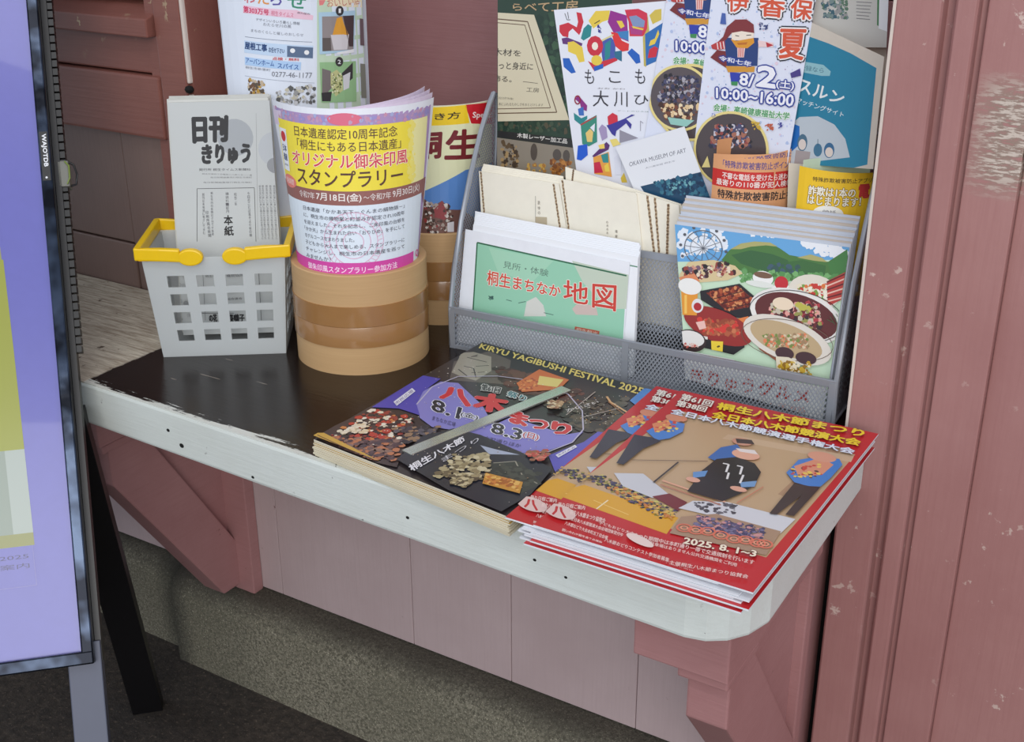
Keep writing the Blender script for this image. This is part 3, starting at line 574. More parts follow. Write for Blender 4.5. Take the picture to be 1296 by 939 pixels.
a.poly([(264.6,73.7),(317.8,72.6),(320.2,55.7),(310.3,46.5),(277.5,47.8)], (34, 30, 32)); a.ell([(291.3,71.7)][0], 36, 16, (150, 44, 40), -.2, 28); a.blobs([(272.5,75.1),(308.3,79.5),(313.7,67),(276,61.2)], [(176, 92, 60), (150, 70, 46), (200, 120, 80), (210, 60, 50)], 60, 3, 6, 12); a.poly([(268.9,71.6),(277.5,74.6),(280.2,67.8),(273.6,64.6)], (236, 190, 180))
a.poly([(286.5,56.1),(298.6,57.5),(299.2,47.5),(287.9,47.4)], (236, 206, 60)); a.blobs([(292.9,52.6),(295.8,52.7),(296,51.6),(293.1,51.1)], [(60, 50, 30)], 3, .8, 1.4, 1); a.poly([(277.2,59.4),(282.6,59.4),(282.9,56.6),(277.5,56.6)], (226, 222, 214))
a.poly([(250.4,102.3),(267.3,107),(269.3,78.4),(254.7,76.5)], (228, 152, 50)); a.ell([(259.1,105.6)][0], 12, 8, (238, 238, 234)); a.poly([(254.5,96.2),(257,97),(259.1,78.6),(256.5,78.2)], (244, 196, 96)); a.ell([(269,88)][0], 6, 7, (226, 226, 226)); a.ell([(269.1,87.1)][0], 4, 4, (176, 40, 46))
a.ell([(266,52.5)][0], 16, 11, (60, 44, 44)); a.ell([(265.7,54.4)][0], 14, 8, (230, 226, 222)); a.blobs([(258.3,48.1),(275.1,51.2),(273.6,47),(260.8,44.6)], [(196, 90, 80), (226, 190, 180)], 10, 1.5, 2.5, 13)
a.poly([(328.1,66.8),(388,66.5),(380.5,53.8),(355.3,47.1),(335.1,56.6)], (140, 80, 54)); a.ell([(359.8,70.7)][0], 44, 20, (222, 216, 206), -.2, 30); a.ell([(358.9,70.5)][0], 36, 15, (190, 166, 128), -.2, 30); a.blobs([(337.1,71.3),(378.2,78.7),(381.5,67.2),(341.3,60.6)], [(216, 200, 170), (160, 130, 96), (226, 130, 90), (120, 140, 70)], 100, 1.5, 3.5, 14); a.ring([(359.8,70.7)][0], 44, 19, .6, (110, 90, 76), 30)
a.ell([(359.6,57.4)][0], 9, 6, (70, 44, 50)); a.ell([(380.2,56.6)][0], 10, 6, (70, 44, 50)); a.poly([(351.7,53),(363.8,54.4),(371.5,52.1),(368.2,34.3),(354.9,35.5)], (226, 214, 190)); a.blobs([(355.1,48.9),(384.4,52.7),(388.4,36.4),(357,34)], [(206, 170, 60), (190, 150, 40), (236, 222, 190), (150, 110, 40)], 44, 2, 4.5, 15)
a.poly([(257,42),(309.8,42.2),(357.2,32.1),(405.4,32.3),(408.2,-1.4),(269.5,-7.5)], (238, 240, 238))
a.text('きりゅうグルメ', [(269.8,26.6),(387.7,27.7),(387.9,12.5),(270.6,10.8)], (190, 64, 48), .02); a.text('織物のまちのおいしい案内帖', [(271.9,8.1),(386.5,9.3),(386.5,3.5),(272.5,2.8)], (196, 96, 76))
for i in range(5): a.line([[(394.9,96.5),(397.1,99.6),(399.5,101.9),(402,103.2),(403.9,102.6)][i], [(400.5,94.7),(402.5,93.2),(404,95.3),(406.2,98.5),(406.7,101.3)][i]], .5, (60, 100, 60))
f0 = sheet('food_brochure', 'food', q, paper((228, 232, 236)), 'food map brochure with drawn dishes and mountains, frontmost in the right pocket', 'brochure', 'food brochures', .95, a, True)
f1 = sheet('food_brochure', 'food', [(237.6,165.9),(405.9,167.8),(405.5,1.5),(266.8,19)], plain('stack_paper', (196, 202, 214), .5), None, None, None, .95, None, drop=1.4)
a1 = Art(); a1.rect(150, 60, 450, 260, (150, 176, 204)); a1.rect(150, -20, 450, 120, (206, 210, 214)); a1.rect(150, 20, 450, 100, (120, 150, 110)); a1.poly([(388.9,150),(417.1,154.3),(424.2,104.2),(395.9,99.3)], (196, 120, 110))
f1['label'] = 'food brochure behind the frontmost one, only its fanned top edge showing'; f1['category'] = 'brochure'; f1['group'] = 'food brochures behind'
f2 = clone(f1); f2.data = f1.data.copy(); f2.data.materials[0] = plain('stack_paper_tan', (196, 184, 172), .5); f2.location += RY * .00135 + Vector((0, 0, .0016))
for i in range(1, 13): clone((f1, f1, f2)[i % 3], (RX * (.0004 * math.sin(i * 2.1) + .0001 * i) + RY * (.00135 * (i + 1 - (i % 3 == 2)))) + Vector((0, 0, .0016 * (i + 1 - (i % 3 == 2)) + .0006 * math.sin(i * 1.7))))

# ---------------------------------------------------------------- cream folders with stitched line (middle pocket)
CR = paper((242, 236, 220)); ST = (126, 100, 74)
def stitched(ar, pts, w=2.2):
    (x0, y0), (x1, y1) = pts[0], pts[-1]; n = 16
    ar.line([(x0 + (x1 - x0) * i / n + (.35 if i % 2 else -.35), y0 + (y1 - y0) * i / n) for i in range(n + 1)], w, (176, 152, 120))
    for i in range(n): t = (i + .5) / n; ar.ell((x0 + (x1 - x0) * t, y0 + (y1 - y0) * t), w * .42, w * .5, ST if i % 3 else (96, 74, 56), n=6)
a = Art(); stitched(a, [(1.9,180.3),(9.4,131.2)]); stitched(a, [(89,177.9),(101.3,127.4)])
a.line([(69.1,163),(70.9,135.9)], .4, G1)
for i, s in enumerate('まゆの'): a.text(s, [(p[0], p[1]) for p in ([(72,158.5),(74.8,158.5),(75.1,154.6),(72.2,154.6)], [(72.6,152.7),(75.4,152.7),(75.7,149.3),(72.8,149.3)], [(72.9,147.5),(75.8,147.5),(76,144.4),(73.2,144.4)])[i]], (110, 100, 90))
a.poly([(70.5,141.4),(84,142.6),(84.9,130),(71.4,129.1)], (186, 172, 146))
sheet('cream_folder', 'kraft', [(-0.6,180.8),(94.8,178.8),(127.9,56.6),(14.4,50.7)], CR, 'cream paper folder with brown stitch line, leftmost in the middle pocket', 'folder', 'cream folders', 1.5, a)
a = Art(); stitched(a, [(98.3,182.9),(111,126.8)]); stitched(a, [(182.7,179),(195.7,121.8)]); 
for i in range(5): a.text('の', [(150.9,147.7),(153.3,147.7),(153.6,145.2),(151.1,145.3)], (120, 110, 100)) if i == 0 else a.row('糸', *(lambda p: (p[0] - 1.2, p[0] + 1.2, p[1] - 1.3, p[1] + 1.3))([(152.9,143.2),(153.2,139.5),(153.5,135.7),(153.9,131)][i - 1]), (130, 120, 108))
for i in range(3): a.row('織', *(lambda p: (p[0] - 1.3, p[0] + 1.3, p[1] - 1.5, p[1] + 1.5))([(163.2,138.6),(163.6,133.7),(164,129.2)][i]), (120, 110, 100))
sheet('cream_folder', 'kraft', [(94.4,184),(181.4,179.4),(208.2,49.4),(127.9,56.6)], CR, 'cream paper folder with tiny vertical lettering, second from left in the middle pocket', 'folder', 'cream folders', 1.5, a, drop=.8)
a = Art(); stitched(a, [(191.7,182),(205.3,122.3)], 2.6); stitched(a, [(200.1,181.2),(210.6,123)], 2.4); stitched(a, [(215.7,173.1),(219.3,122.4)], 2.8)
sheet('cream_folder', 'kraft', [(179.6,180.7),(226.7,173.3),(247.8,48.2),(208,51.1)], CR, 'narrow cream folder with several stitch lines beside the food brochures', 'folder', 'cream folders', 1.5, a, drop=2.6)
a = Art(); stitched(a, [(106.8,196.1),(106,179)]); stitched(a, [(229.5,181.2),(227.3,173.6)])
sheet('cream_folder', 'kraft', [(97.2,195.7),(238.4,171.7),(252.8,49.1),(112.4,41.1)], CR, 'cream folder standing at the back of the middle pocket, its top rising behind the others', 'folder', 'cream folders', 1.2, a, drop=8.2)
for i in range(4):
    sheet('cream_folder', 'kraft', [(x, y + 1.7 * (i + 1)) for x, y in [(1.3,181.4),(96.6,179.4),(127.9,56.6),(14.4,50.7)]], CR, 'cream folder behind the leftmost one, only its top edge showing', 'folder', 'cream folders behind', .8, None, drop=2.2 + 1.1 * i)

# ---------------------------------------------------------------- back pocket: posters and leaflets
a = Art(); q = [(-0.8,386.2),(148.6,391.9),(162.6,173.4),(3.7,155.5)]
a.rect(-120, 100, 200, 460, (38, 62, 48)); a.blobs([(45.4,339.2),(81.2,341.2),(90.1,238.6),(67.6,263)], [(30, 54, 42), (48, 76, 56), (58, 88, 62), (26, 44, 38)], 60, 4, 9, 21); a.blobs([(4.2,226.5),(90.4,233),(90.8,223.5),(4.4,218.7)], [(30, 54, 42), (60, 78, 60), (80, 74, 56)], 24, 3, 6, 22)
a.poly([(0.6,338.9),(43.2,339.1),(88,236.9),(3.3,227.4)], (214, 204, 176)); a.line([(-0.1,332.5),(36,331.9),(73.2,243.5),(2.2,235.7)], 1.1, (96, 70, 50)); a.line([(-0,328.8),(32.8,328.4),(65.7,247.4),(2.1,240.4)], .8, (96, 70, 50))
a.text('木材を', [(-3.9,303.1),(29.7,302.8),(29,296.6),(-4.2,295.2)], (62, 56, 50), .008); a.text('もっと身近に', [(-5.8,289.8),(43.9,290.8),(43.7,284),(-5.7,281)], (62, 56, 50), .008); a.text('飾る。', [(-3.3,275.8),(19.1,275.3),(18.8,269.4),(-3.1,268.6)], (62, 56, 50), .008)
a.text('あなたの手で木の箱に', [(3.5,253.7),(21.9,253.8),(22,251.5),(3.6,250.6)], (90, 82, 72)); a.text('木にふれるたのしさをおとどけします', [(3.7,247.5),(57.3,250.8),(56.9,248.1),(3.8,244)], (90, 82, 72)); a.text('工房', [(37,266.1),(51.9,266.4),(51.6,261.7),(36.8,261.2)], (80, 74, 66)); a.line([(32.5,271.4),(50,271)], .5, (90, 82, 72))
a.text('らべて工房', [(17,348.9),(92.9,356.1),(91.4,343.9),(19.4,341.8)], (190, 160, 120), .015); a.poly([(3.5,217.6),(97.5,218.4),(99,209),(3.7,210.7)], (40, 40, 40)); a.text('木製レーザー加工品', [(27.5,217.9),(86.8,217.3),(86.6,212.3),(27.2,212.8)], (230, 226, 220), .01)
a.poly([(2.8,210.2),(100.1,208.8),(103.7,178.6),(3.8,166.8)], (140, 130, 116)); a.blobs([(7.4,207.2),(27.8,205.4),(28.5,181.7),(8.1,179.4)], [(96, 76, 52), (170, 140, 96), (70, 56, 44)], 26, 2, 5, 23); a.blobs([(41.9,187.2),(61.9,187.5),(62.2,179.6),(39.9,179)], [(200, 160, 80), (170, 120, 60)], 14, 2, 4, 24); a.blobs([(68.2,194.1),(92,196.7),(92.7,181.4),(68.8,178.6)], [(150, 94, 40), (120, 70, 34), (184, 124, 60)], 30, 2, 5, 25)
a.ell([(48.1,199.7)][0], 4, 9, (80, 70, 62)); a.ell([(75.6,199.7)][0], 5, 6, (84, 76, 70)); a.ell([(86.5,200)][0], 4, 6, (84, 76, 70))
sheet('green_poster', 'green', q, paper((200, 196, 180)), 'dark green leaflet with a cream panel, leftmost at the back of the rack', 'leaflet', None, .4, a, True)

a = Art(); q = [(66.8,345.4),(216.9,364),(233.6,158.7),(107.5,148.7)]
WH = (232, 234, 244); RD = (206, 44, 62); YE = (234, 204, 74); BL = (30, 96, 190); TE = (40, 136, 140); PU = (150, 40, 140); NV = (52, 52, 140)
a.rect(-100, 80, 250, 460, WH)
for pts, col in (([(73.8,330.9),(83.5,334.1),(93.6,330),(98.6,327.1),(96.4,322.7),(88.7,328.6),(84.6,325.1),(84.2,319.7),(77.9,320.4),(74,324.5)], RD), ([(92.2,344.7),(97.8,344),(100.6,335.7),(97.5,324.9),(92.5,326.7),(94.5,335.3)], RD), ([(76.8,318.2),(82.9,319.7),(100.4,314.9),(99.9,312.2),(78.3,312.9)], (100, 50, 120)),
    ([(83.8,314.9),(90.5,316.4),(100.6,311.2),(103.8,297.4),(97.7,295.9),(93.6,303.2),(84.8,305.8)], YE), ([(78.9,298.9),(86.3,299.4),(94.4,285.9),(89.5,284.4),(80.5,290.3)], BL), ([(106,337.1),(113.3,346.9),(128.8,348.3),(128.1,339.4),(121.1,336.9),(111.8,330)], YE), ([(98.4,319.6),(100.9,329.3),(105.6,333.9),(109.9,332),(109.2,322.4),(101.5,317.7)], TE),
    ([(129.4,348.3),(147.3,344.6),(150.7,319.8),(136.2,324.2),(127.1,337.2)], PU), ([(136.5,338.8),(142.4,339.2),(145.6,334.2),(141.6,331.8)], YE), ([(135.9,328.3),(150,330.3),(150.6,320.9),(141,323.4)], (60, 130, 190)), ([(144.7,349.7),(159.2,351.5),(168.6,347.9),(170.9,331.6),(165.5,326),(151.5,325.1),(149.5,338.6)], (212, 48, 76)),
    ([(149.7,343.7),(157.2,345.2),(166.8,340.6),(166.1,334.4),(154.4,334.7)], (130, 150, 190)), ([(150.8,335.5),(165.1,332.2),(164.3,327),(152.5,327.3)], (176, 60, 130)), ([(153.2,335.1),(166.2,333.1),(165.1,331.7),(154.5,333.1)], YE), ([(169.2,347.9),(169.6,333.5),(165.6,325),(168.5,298),(170.9,297.1),(172.2,329.6)], (196, 180, 90)),
    ([(167.7,328.2),(186.9,340.8),(187.1,330.5),(181,303.1),(170.9,298.1)], (44, 110, 180)), ([(172.5,317.1),(173.9,322.4),(178.3,324.8),(181.2,333.2),(182.6,329.2),(178.7,319.6)], YE), ([(172.1,305.6),(173.3,314),(178.8,317.5),(182.4,315.7),(180.7,307.3)], RD), ([(171.1,346),(176.5,351.4),(183.2,352.8),(183.9,342.6),(175.1,338)], (214, 190, 80)),
    ([(119.7,317.8),(131.5,322.8),(136.5,318.9),(137.5,302),(124.6,295.7)], (70, 90, 170)), ([(125.3,316),(131.6,320.7),(131.4,303.7),(126.2,299.1)], TE), ([(107.4,298.2),(113.6,296),(139.7,304.3),(139.9,301.1),(115.2,288.6)], RD), ([(113.8,292.8),(124.5,296.8),(124.8,292.5),(115.2,288.6)], BL), ([(131.2,328),(138.4,327.4),(143.5,320.4),(151.4,317.8),(151.2,311.5),(144.2,309.9),(136.7,314.7)], (222, 50, 50)),
    ([(135.9,309.3),(144.1,311),(144.7,300.4),(137.4,303.1)], (40, 110, 140)), ([(150.1,309.3),(154.6,313.8),(163.2,308.1),(164.8,300.8),(160.2,299.4)], BL), ([(119.7,318.9),(133.7,326.1),(134.3,325.1),(121,317.4)], (220, 210, 150))): a.poly(pts, col)
c = [(114.5,313.2)][0]; a.ell(c, 9, 10, RD, n=12); a.ell(c, 3.5, 4, (244, 236, 220), n=10); a.ell([(117.1,299.5)][0], 6, 5, YE); a.line([(79.4,342.9),(82.2,336.7),(85.9,336.9)], .6, K); a.line([(82.5,344.2),(84,337.9)], .6, K); a.line([(112.8,334.8),(118.6,338.3)], .7, K); a.blobs([(116.5,333.5),(120.1,333.7),(120.5,326.3),(116.9,326.1)], [NV], 5, 1, 2, 3)
for s, p in (('も', [(104.4,289.7),(115.1,290.5),(115.5,276.1),(104.9,275.2)]), ('こ', [(130.9,290.3),(144.2,290.3),(144.8,279.6),(131.9,278.5)]), ('も', [(159.4,294.3),(170.5,295.1),(171.1,280.7),(160.1,279.8)]), ('大', [(114.4,269.8),(132.3,270.8),(132.7,255.2),(115.3,253.6)]), ('川', [(137.9,270.7),(152.7,271.4),(153.7,256.7),(138.8,255.8)]), ('ひ', [(160,269.4),(175.7,269.8),(175.8,260.5),(160.7,259.7)])): a.text(s, p, (56, 54, 62))
a.text('アートのひろば展', [(142.8,252.4),(182.1,255),(182.1,253.9),(142.9,251.3)], (120, 150, 140)); a.text('おお かわ', [(119.8,273),(149.9,274.7),(150,273.4),(119.8,271.6)], (120, 116, 120))
for pts, col in (([(95.1,259.3),(98,262.9),(101.2,261),(109,254),(108.7,248.4),(102.4,250),(100.9,255.4)], (140, 40, 130)), ([(98.7,249.7),(104.8,252.5),(105.8,243.7),(100.2,243.2)], (60, 110, 190)), ([(94.1,245.4),(102.9,240.6),(109.6,244),(109.7,240.7),(102.6,233.9),(95.2,238.2)], TE), ([(102.5,235),(120,245.6),(122.1,218.5),(113,213),(105.4,214.5)], (56, 140, 120)), ([(108.6,226.1),(113.3,231),(117.2,228.1),(116.5,217.9),(110.9,217.3)], (230, 200, 120)), ([(113.3,232.1),(118.6,237.1),(118.5,228.2)], WH), ([(101.9,234.4),(119.4,244.7),(119.9,243.7),(103.2,233.2)], (170, 70, 70)),
    ([(100.5,212.3),(111,215.1),(112.2,203.9),(105,197.4),(99.9,198)], (26, 90, 206)), ([(132.3,245.1),(137.6,249.4),(143.2,247.2),(144.2,239.6),(139.2,231.4),(134.2,233.1)], (210, 44, 66)), ([(131.6,236.2),(136.4,237.8),(150.6,244.6),(158.7,249.7),(162.3,249.5),(153,244.8),(159.3,240),(158.4,235),(153.2,240.5),(147.5,235.5),(142.9,231.8),(142,226.1),(138.2,228)], (60, 56, 150)), ([(123.2,232),(126.6,236.8),(131.7,234),(133.5,224.2),(127.6,220.2)], (166, 150, 190)), ([(146.4,233.2),(167.3,227.1),(147.2,220)], (150, 146, 160)),
    ([(117.3,203.3),(132.5,219.6),(136.4,216.6),(135.4,212.1),(119.2,202.4)], (90, 44, 110)), ([(118.6,202.3),(135.6,209.8),(140.7,184.5),(120.7,185.5)], (230, 160, 70)), ([(119.5,196.8),(126.3,198.7),(130.6,187.8),(120.7,186.1)], (200, 34, 70)), ([(127.1,205.5),(135,208.7),(136.2,198.7),(130,198)], (50, 140, 140)), ([(131.5,194.7),(135.6,198.6),(137.9,189.8),(133,189.2)], YE), ([(123.5,215.3),(130.2,217.7),(131.1,212.7),(125.6,211.6)], (240, 210, 100)), ([(136.1,222.2),(143.3,224.1),(148.5,219),(140.2,215.4)], (236, 216, 120)), ([(150.6,184.5),(153.9,190.5),(158.2,180.9),(152.1,180.2)], (220, 190, 70))): a.poly(pts, col)
a.ring([(97.9,258.7)][0], 3, 4, 1.4, (150, 30, 60)); a.line([(168.6,244.2),(169.2,234.4)], .6, (150, 146, 160)); a.line([(168.6,244.2),(171.7,242.3)], .6, (150, 146, 160)); a.ell([(182,247.6)][0], 5, 5, (90, 176, 180)); a.poly([(181.8,241.1),(212,244.1),(203.1,238.9),(184.4,238.1)], (150, 206, 206)); a.poly([(183.3,237.4),(212.1,243),(198.6,237.3),(183.7,232)], (20, 74, 100)); a.poly([(142,204.9),(149,210.2),(151.6,188),(144.3,187.2)], (226, 228, 240))
sheet('art_flyer', 'moco', q, paper((232, 234, 240)), 'white museum flyer covered in bright coloured animals and shapes, behind the postcard', 'flyer', None, .4, a, True)

def fest(seed, dx):
    """summer festival flyer; positions are for the front copy"""
    r = Art(); r.rect(-80, 80, 560, 520, (224, 228, 244)); r.blobs([(222.9,363.4),(327.7,368.7),(324.8,236.4),(234.1,226.7)], [(200, 206, 236), (214, 220, 240), (180, 196, 230), (226, 206, 220)], 90, 1.2, 3, seed)
    r.blobs([(242.4,347.9),(328.3,352.8),(325.7,292.8),(243.5,279.2)], [(120, 150, 210), (80, 130, 170), (150, 110, 160), (90, 170, 190)], 26, .4, 1.1, seed + 5)
    for s, p in (('伊', [(250.6,371.3),(271.3,370.7),(271.7,354.5),(252,355)]), ('香', [(281.8,370.7),(306.1,369.8),(306.2,352.1),(283.6,352.6)]), ('保', [(311.8,369.5),(332.8,367.9),(331.3,351.4),(313.1,352.2)]), ('夏', [(303.8,341.7),(329.4,342.7),(327.8,316.1),(305.9,316.2)])): r.text(s, p, (214, 84, 52), .022, [(3.2, (30, 30, 44)), (2.0, (240, 236, 236))])
    # a drawn figure in a striped navy happi coat
    r.poly([(238.5,323.1),(245.5,327),(253.8,328.6),(254.5,320.9),(244.9,319.1),(240,319.9)], (186, 60, 60)); r.poly([(244.9,319.1),(254.7,318.6),(256.1,303),(248.4,306.9),(238.8,311.9)], (120, 40, 44)); r.poly([(251.2,330.7),(284.3,332.8),(285.7,307.5),(255.9,305.2)], (34, 60, 120)); r.poly([(264.6,322.7),(272.3,323.2),(271.9,314.3),(265.7,313.8)], (236, 200, 196))
    for i in range(3): r.line([[(244.4,325.8),(247.3,326.5),(250.3,327.3)][i], [(245.9,319.7),(249,320.3),(252.1,320.7)][i]], .9, (240, 226, 226)); r.line([[(266.4,322.6),(268.3,322.7),(270.2,322.8)][i], [(266.9,314.3),(268.8,314.5),(270.7,314.6)][i]], .8, (206, 84, 74))
    r.poly([(284,330.6),(298.7,329.4),(299.1,325.6),(285.2,324.6)], (236, 206, 206)); r.poly([(291.7,329.5),(299.5,327.2),(293.3,324.8)], (186, 44, 54)); r.poly([(249.9,331.7),(252.7,340.8),(260.4,347.8),(271,348.7),(278.5,344.5),(279.8,336.9),(267.4,337.2),(258,335.6),(252.6,328.5),(245.5,327)], (128, 44, 48)); r.poly([(258,335.6),(267.3,337.8),(279.5,336.9),(279.3,330.3),(258.6,328.9)], (240, 226, 210))
    r.poly([(257.5,330),(263.4,328.7),(279.7,332.5),(280.7,328.2),(274.7,322.8),(264,322.6)], (220, 150, 40)); r.poly([(264.2,326.9),(274.2,328.3),(273.2,326),(265.2,325.2)], (190, 110, 34)); r.line([(261.7,333.6),(265.4,333.1)], .7, K); r.line([(272.4,334.3),(277.1,335)], .7, K)
    r.poly([(259.4,299.9),(270.9,299.6),(269.2,291.6),(261.4,290.9)], (44, 60, 170)); r.poly([(261.4,291.2),(268,291.7),(267.8,287.8),(262.1,287.8)], (60, 140, 80)); r.poly([(254.7,305.1),(283.4,306.7),(283.2,301.7),(257.6,299.5)], (210, 150, 50)); r.text('令和七年', [(247.8,314.2),(280,310.9),(279.3,306.1),(247.6,310)], (236, 236, 244), .02, [(1.3, (40, 60, 150))])
    r.poly([(246.8,353.1),(250.4,352.8),(251.9,342.9),(245.9,343.1)], (70, 96, 170)); r.blobs([(284.2,346.5),(292.3,347),(292.9,341),(284.8,340.5)], [(60, 70, 120)], 8, 1, 2.4, 4); r.poly([(317.7,303.3),(326.4,308.3),(328.2,301.9),(319.3,299)], (70, 56, 130))
    r.text('8/', [(269.7,299.5),(283.5,299.2),(283.4,287.7),(270,289.4)], (240, 240, 248), .03, [(1.7, (44, 62, 150))]); r.text('2', [(286.8,307.6),(305.1,307.3),(304.6,288.9),(286.8,289.6)], (240, 240, 248), .04, [(2.2, (44, 62, 150))]); r.text('(土)', [(305.6,296.8),(322.5,296.4),(322.2,287.6),(305.8,288.4)], (240, 240, 248), .02, [(1.4, (44, 62, 150))])
    r.text('10:00~16:00', [(247.2,284.2),(323.6,284.1),(323.3,273.5),(248.1,274.9)], (240, 240, 248), .03, [(1.7, (44, 62, 150))]); r.text('会場：高崎健康福祉大学', [(246.4,269.3),(321.2,267.4),(320.6,260.7),(246.2,262.5)], (70, 150, 90), .02, [(.8, (236, 244, 236))])
    r.ell([(266.8,226.8)][0], 38, 37, (232, 214, 140), 0, 40); r.ell([(266.8,226.8)][0], 35.5, 34.5, (80, 70, 72), 0, 40); r.blobs([(250.3,248.5),(278.9,251.3),(287.9,231.8),(244.9,227.2)], [(50, 50, 70), (150, 70, 66), (200, 196, 206), (76, 76, 110), (40, 36, 44), (170, 110, 90)], 90, 2, 5, seed + 2)
    r.text('ひ', [(245,260.3),(249.3,260),(249.1,255.9),(244.7,256.2)], (96, 110, 190)); r.blobs([(284.8,256),(294,255.5),(294.7,248.8),(285.5,249.3)], [(206, 170, 60)], 8, 1.5, 2.5, 9); r.blobs([(297.6,254.5),(306.6,255.4),(307.2,250.1),(298.2,249.2)], [(190, 90, 60)], 7, 1.5, 2.5, 9); r.blobs([(310.6,257.1),(314.7,257.5),(315.2,252.9),(311.1,252.5)], [(70, 70, 150)], 5, 1.2, 2.2, 9)
    r.poly([(239.2,207),(244.1,218.8),(248,208)], (232, 214, 140)); return r
fq = [(236.6,406.2),(337,409.6),(320,167.6),(226,154.9)]
sheet('festival_flyer', 'ikaho', fq, paper((226, 230, 240)), 'front summer festival flyer with red and white title, at the back of the rack', 'flyer', 'summer festival flyers', .4, fest(31, 0), True)
b = fest(31, 0); o1 = [(207.6,259.2)][0]; o0 = [(271.1,223.2)][0]
d = ([(197.3,206.7)][0][0] - [(267,232.4)][0][0] + 24, [(210.8,270.9)][0][1] - [(267,232.4)][0][1] + 2)
b.v = [(x + d[0], y + d[1], z) for x, y, z in b.v]
b.ell([(210,270.8)][0], 33, 32, (232, 214, 140), 0, 40); b.ell([(210,270.8)][0], 30.5, 29.5, (90, 80, 84), 0, 40)
b.blobs([(193.6,291.4),(227.9,292.6),(230.7,268.1),(187.9,265.8)], [(50, 50, 70), (76, 76, 110), (170, 166, 176), (40, 36, 44), (110, 80, 80), (60, 60, 90)], 120, 2, 4.5, 77); b.blobs([(187.9,265.8),(230.9,265.1),(224.2,247.7),(197.5,249.7)], [(226, 196, 150), (70, 44, 36), (236, 216, 180), (120, 70, 50)], 40, 2, 5, 78)
b.poly([(199,251.4),(227.2,251.1),(219.5,244.2),(202.9,244.9)], (150, 200, 190))
sheet('festival_flyer', 'ikahoB', [(193.3,404.6),(294.3,408),(291.7,163.2),(166.7,146.3)], paper((226, 230, 240)), 'summer festival flyer half hidden behind the front copy, its round photo showing left', 'flyer', 'summer festival flyers', .4, b, True)

a = Art(); q = [(148.3,218.3),(220.1,245.9),(259.5,165),(180.6,161)]
a.rect(60, 100, 300, 320, (232, 234, 240)); a.text('OKAWA MUSEUM OF ART', [(164.1,204.6),(223.1,225.2),(224.1,221.2),(164.9,200.1)], (96, 98, 112)); a.text('大川美術館 桐生市', [(181.7,201.6),(212.9,212.4),(213.3,210.7),(182.3,199.8)], (140, 142, 154)); a.poly([(178,181.8),(242.6,204.4),(257.3,174.1),(194.9,161.7)], (30, 72, 104)); a.blobs([(188.5,187),(241.7,201.8),(250,181.7),(205.4,176.1)], [(24, 60, 90), (44, 100, 130), (60, 120, 140), (20, 50, 80)], 40, 2, 5, 41); a.blobs([(204.6,186.8),(230.9,197.4),(233.7,190.3),(211.8,182.3)], [(90, 150, 166), (120, 176, 184)], 16, 1, 2.5, 42)
sheet('museum_postcard', 'card', q, paper((232, 234, 240)), 'white museum postcard with dark blue painting, tilted in front of the coloured flyer', 'postcard', None, .5, a, True)

OC = steps(0, 83.8, 14); a = Art(); a.rect(-2, -2, 92, 150, (226, 164, 116)); V = [p[1] for p in [(36.4,126),(36.7,120.4),(37,117),(37.4,110),(37.6,107.6),(37.7,105.5),(38.1,99.5),(38.2,98.7),(38.6,92.8),(38.8,88.8),(39.4,80.6)]]
a.row('特殊詐欺被害防止', 21, 81, V[1], V[0], (84, 74, 140), .01); a.row('「特殊詐欺被害防止ポイント', 12, 83, V[3], V[2], (84, 74, 140), .01); a.rect(-2, V[8] - 1.5, 92, V[4], (204, 46, 42)); a.row('不審な電話を受けたら迷わず', 12, 83, V[6], V[5], (244, 232, 226), .012); a.row('最寄りの110番が犯人検挙', 6, 83, V[8], V[7], (244, 232, 226), .012); a.row('特殊詐欺被害防止', 8, 77, V[10], V[9], (44, 36, 40), .018); a.row('×', 78, 83, V[10] + 2, V[9] - 2, (44, 36, 40), .02)
sheet('orange_flyer', 'orange', [(.5, 0), (83, 0), (83, 128), (62, 125), (30, 124), (.5, 121)], paper((226, 164, 116)), 'orange rolled crime prevention flyer with red band, behind the food brochures', 'flyer', None, .3, a, cu=OC[1:-1])
def behind(name, p, w, h, d, bend, up):            # the far half of a rolled flyer: hollow side to the front
    SURF[name] = arc(p, d + math.pi, w, h, bend, bend, T + .106 + up)
behind('orangeR', (-.3983 - .045 * math.cos(-1.15), 1.0780 - .045 * math.sin(-1.15)), .076, .132, -1.15, 1.5, 0)
sheet('orange_flyer', 'orangeR', [(0, 0), (76, 0), (76, 132), (0, 134)], paper((222, 160, 112)), 'far side of the rolled orange flyers, curling up behind the red band', 'flyer', None, .3, None, cu=steps(0, 76, 12)[1:-1])
YC = steps(0, 71.4, 10); a = Art(); a.rect(-2, -2, 80, 150, (244, 200, 40)); V = [p[1] for p in [(32.3,111.5),(32.7,107.3),(33.1,102.8),(33.9,94.4),(34,94),(34.7,86.1),(35.3,80.2)]]
a.row('特殊詐欺被害防止アプリ', 15, 70, V[1], V[0], (60, 50, 30), .01); a.row('詐欺は1本の', 12, 55, V[3], V[2], (250, 246, 230), .02, [(.8, (150, 120, 40))]); a.row('電', 58, 69, V[3] - 1, V[2] + 3, (206, 60, 60), .03); a.row('はじまります！', 12, 61, V[5], V[4], (250, 246, 230), .02, [(.8, (150, 120, 40))]); a.ell((32, V[6] - 2), 14, 8, (246, 244, 236)); a.row('電話', 27, 39, V[6] - 3, V[6] + 2, (60, 60, 90))
sheet('yellow_flyer', 'yellow', [(.5, 0), (71, 0), (71, 116), (.5, 119)], paper((240, 226, 150)), 'yellow rolled flyer with white lettering, right end of the rack beside the door frame', 'flyer', None, .3, a, cu=YC[1:-1])
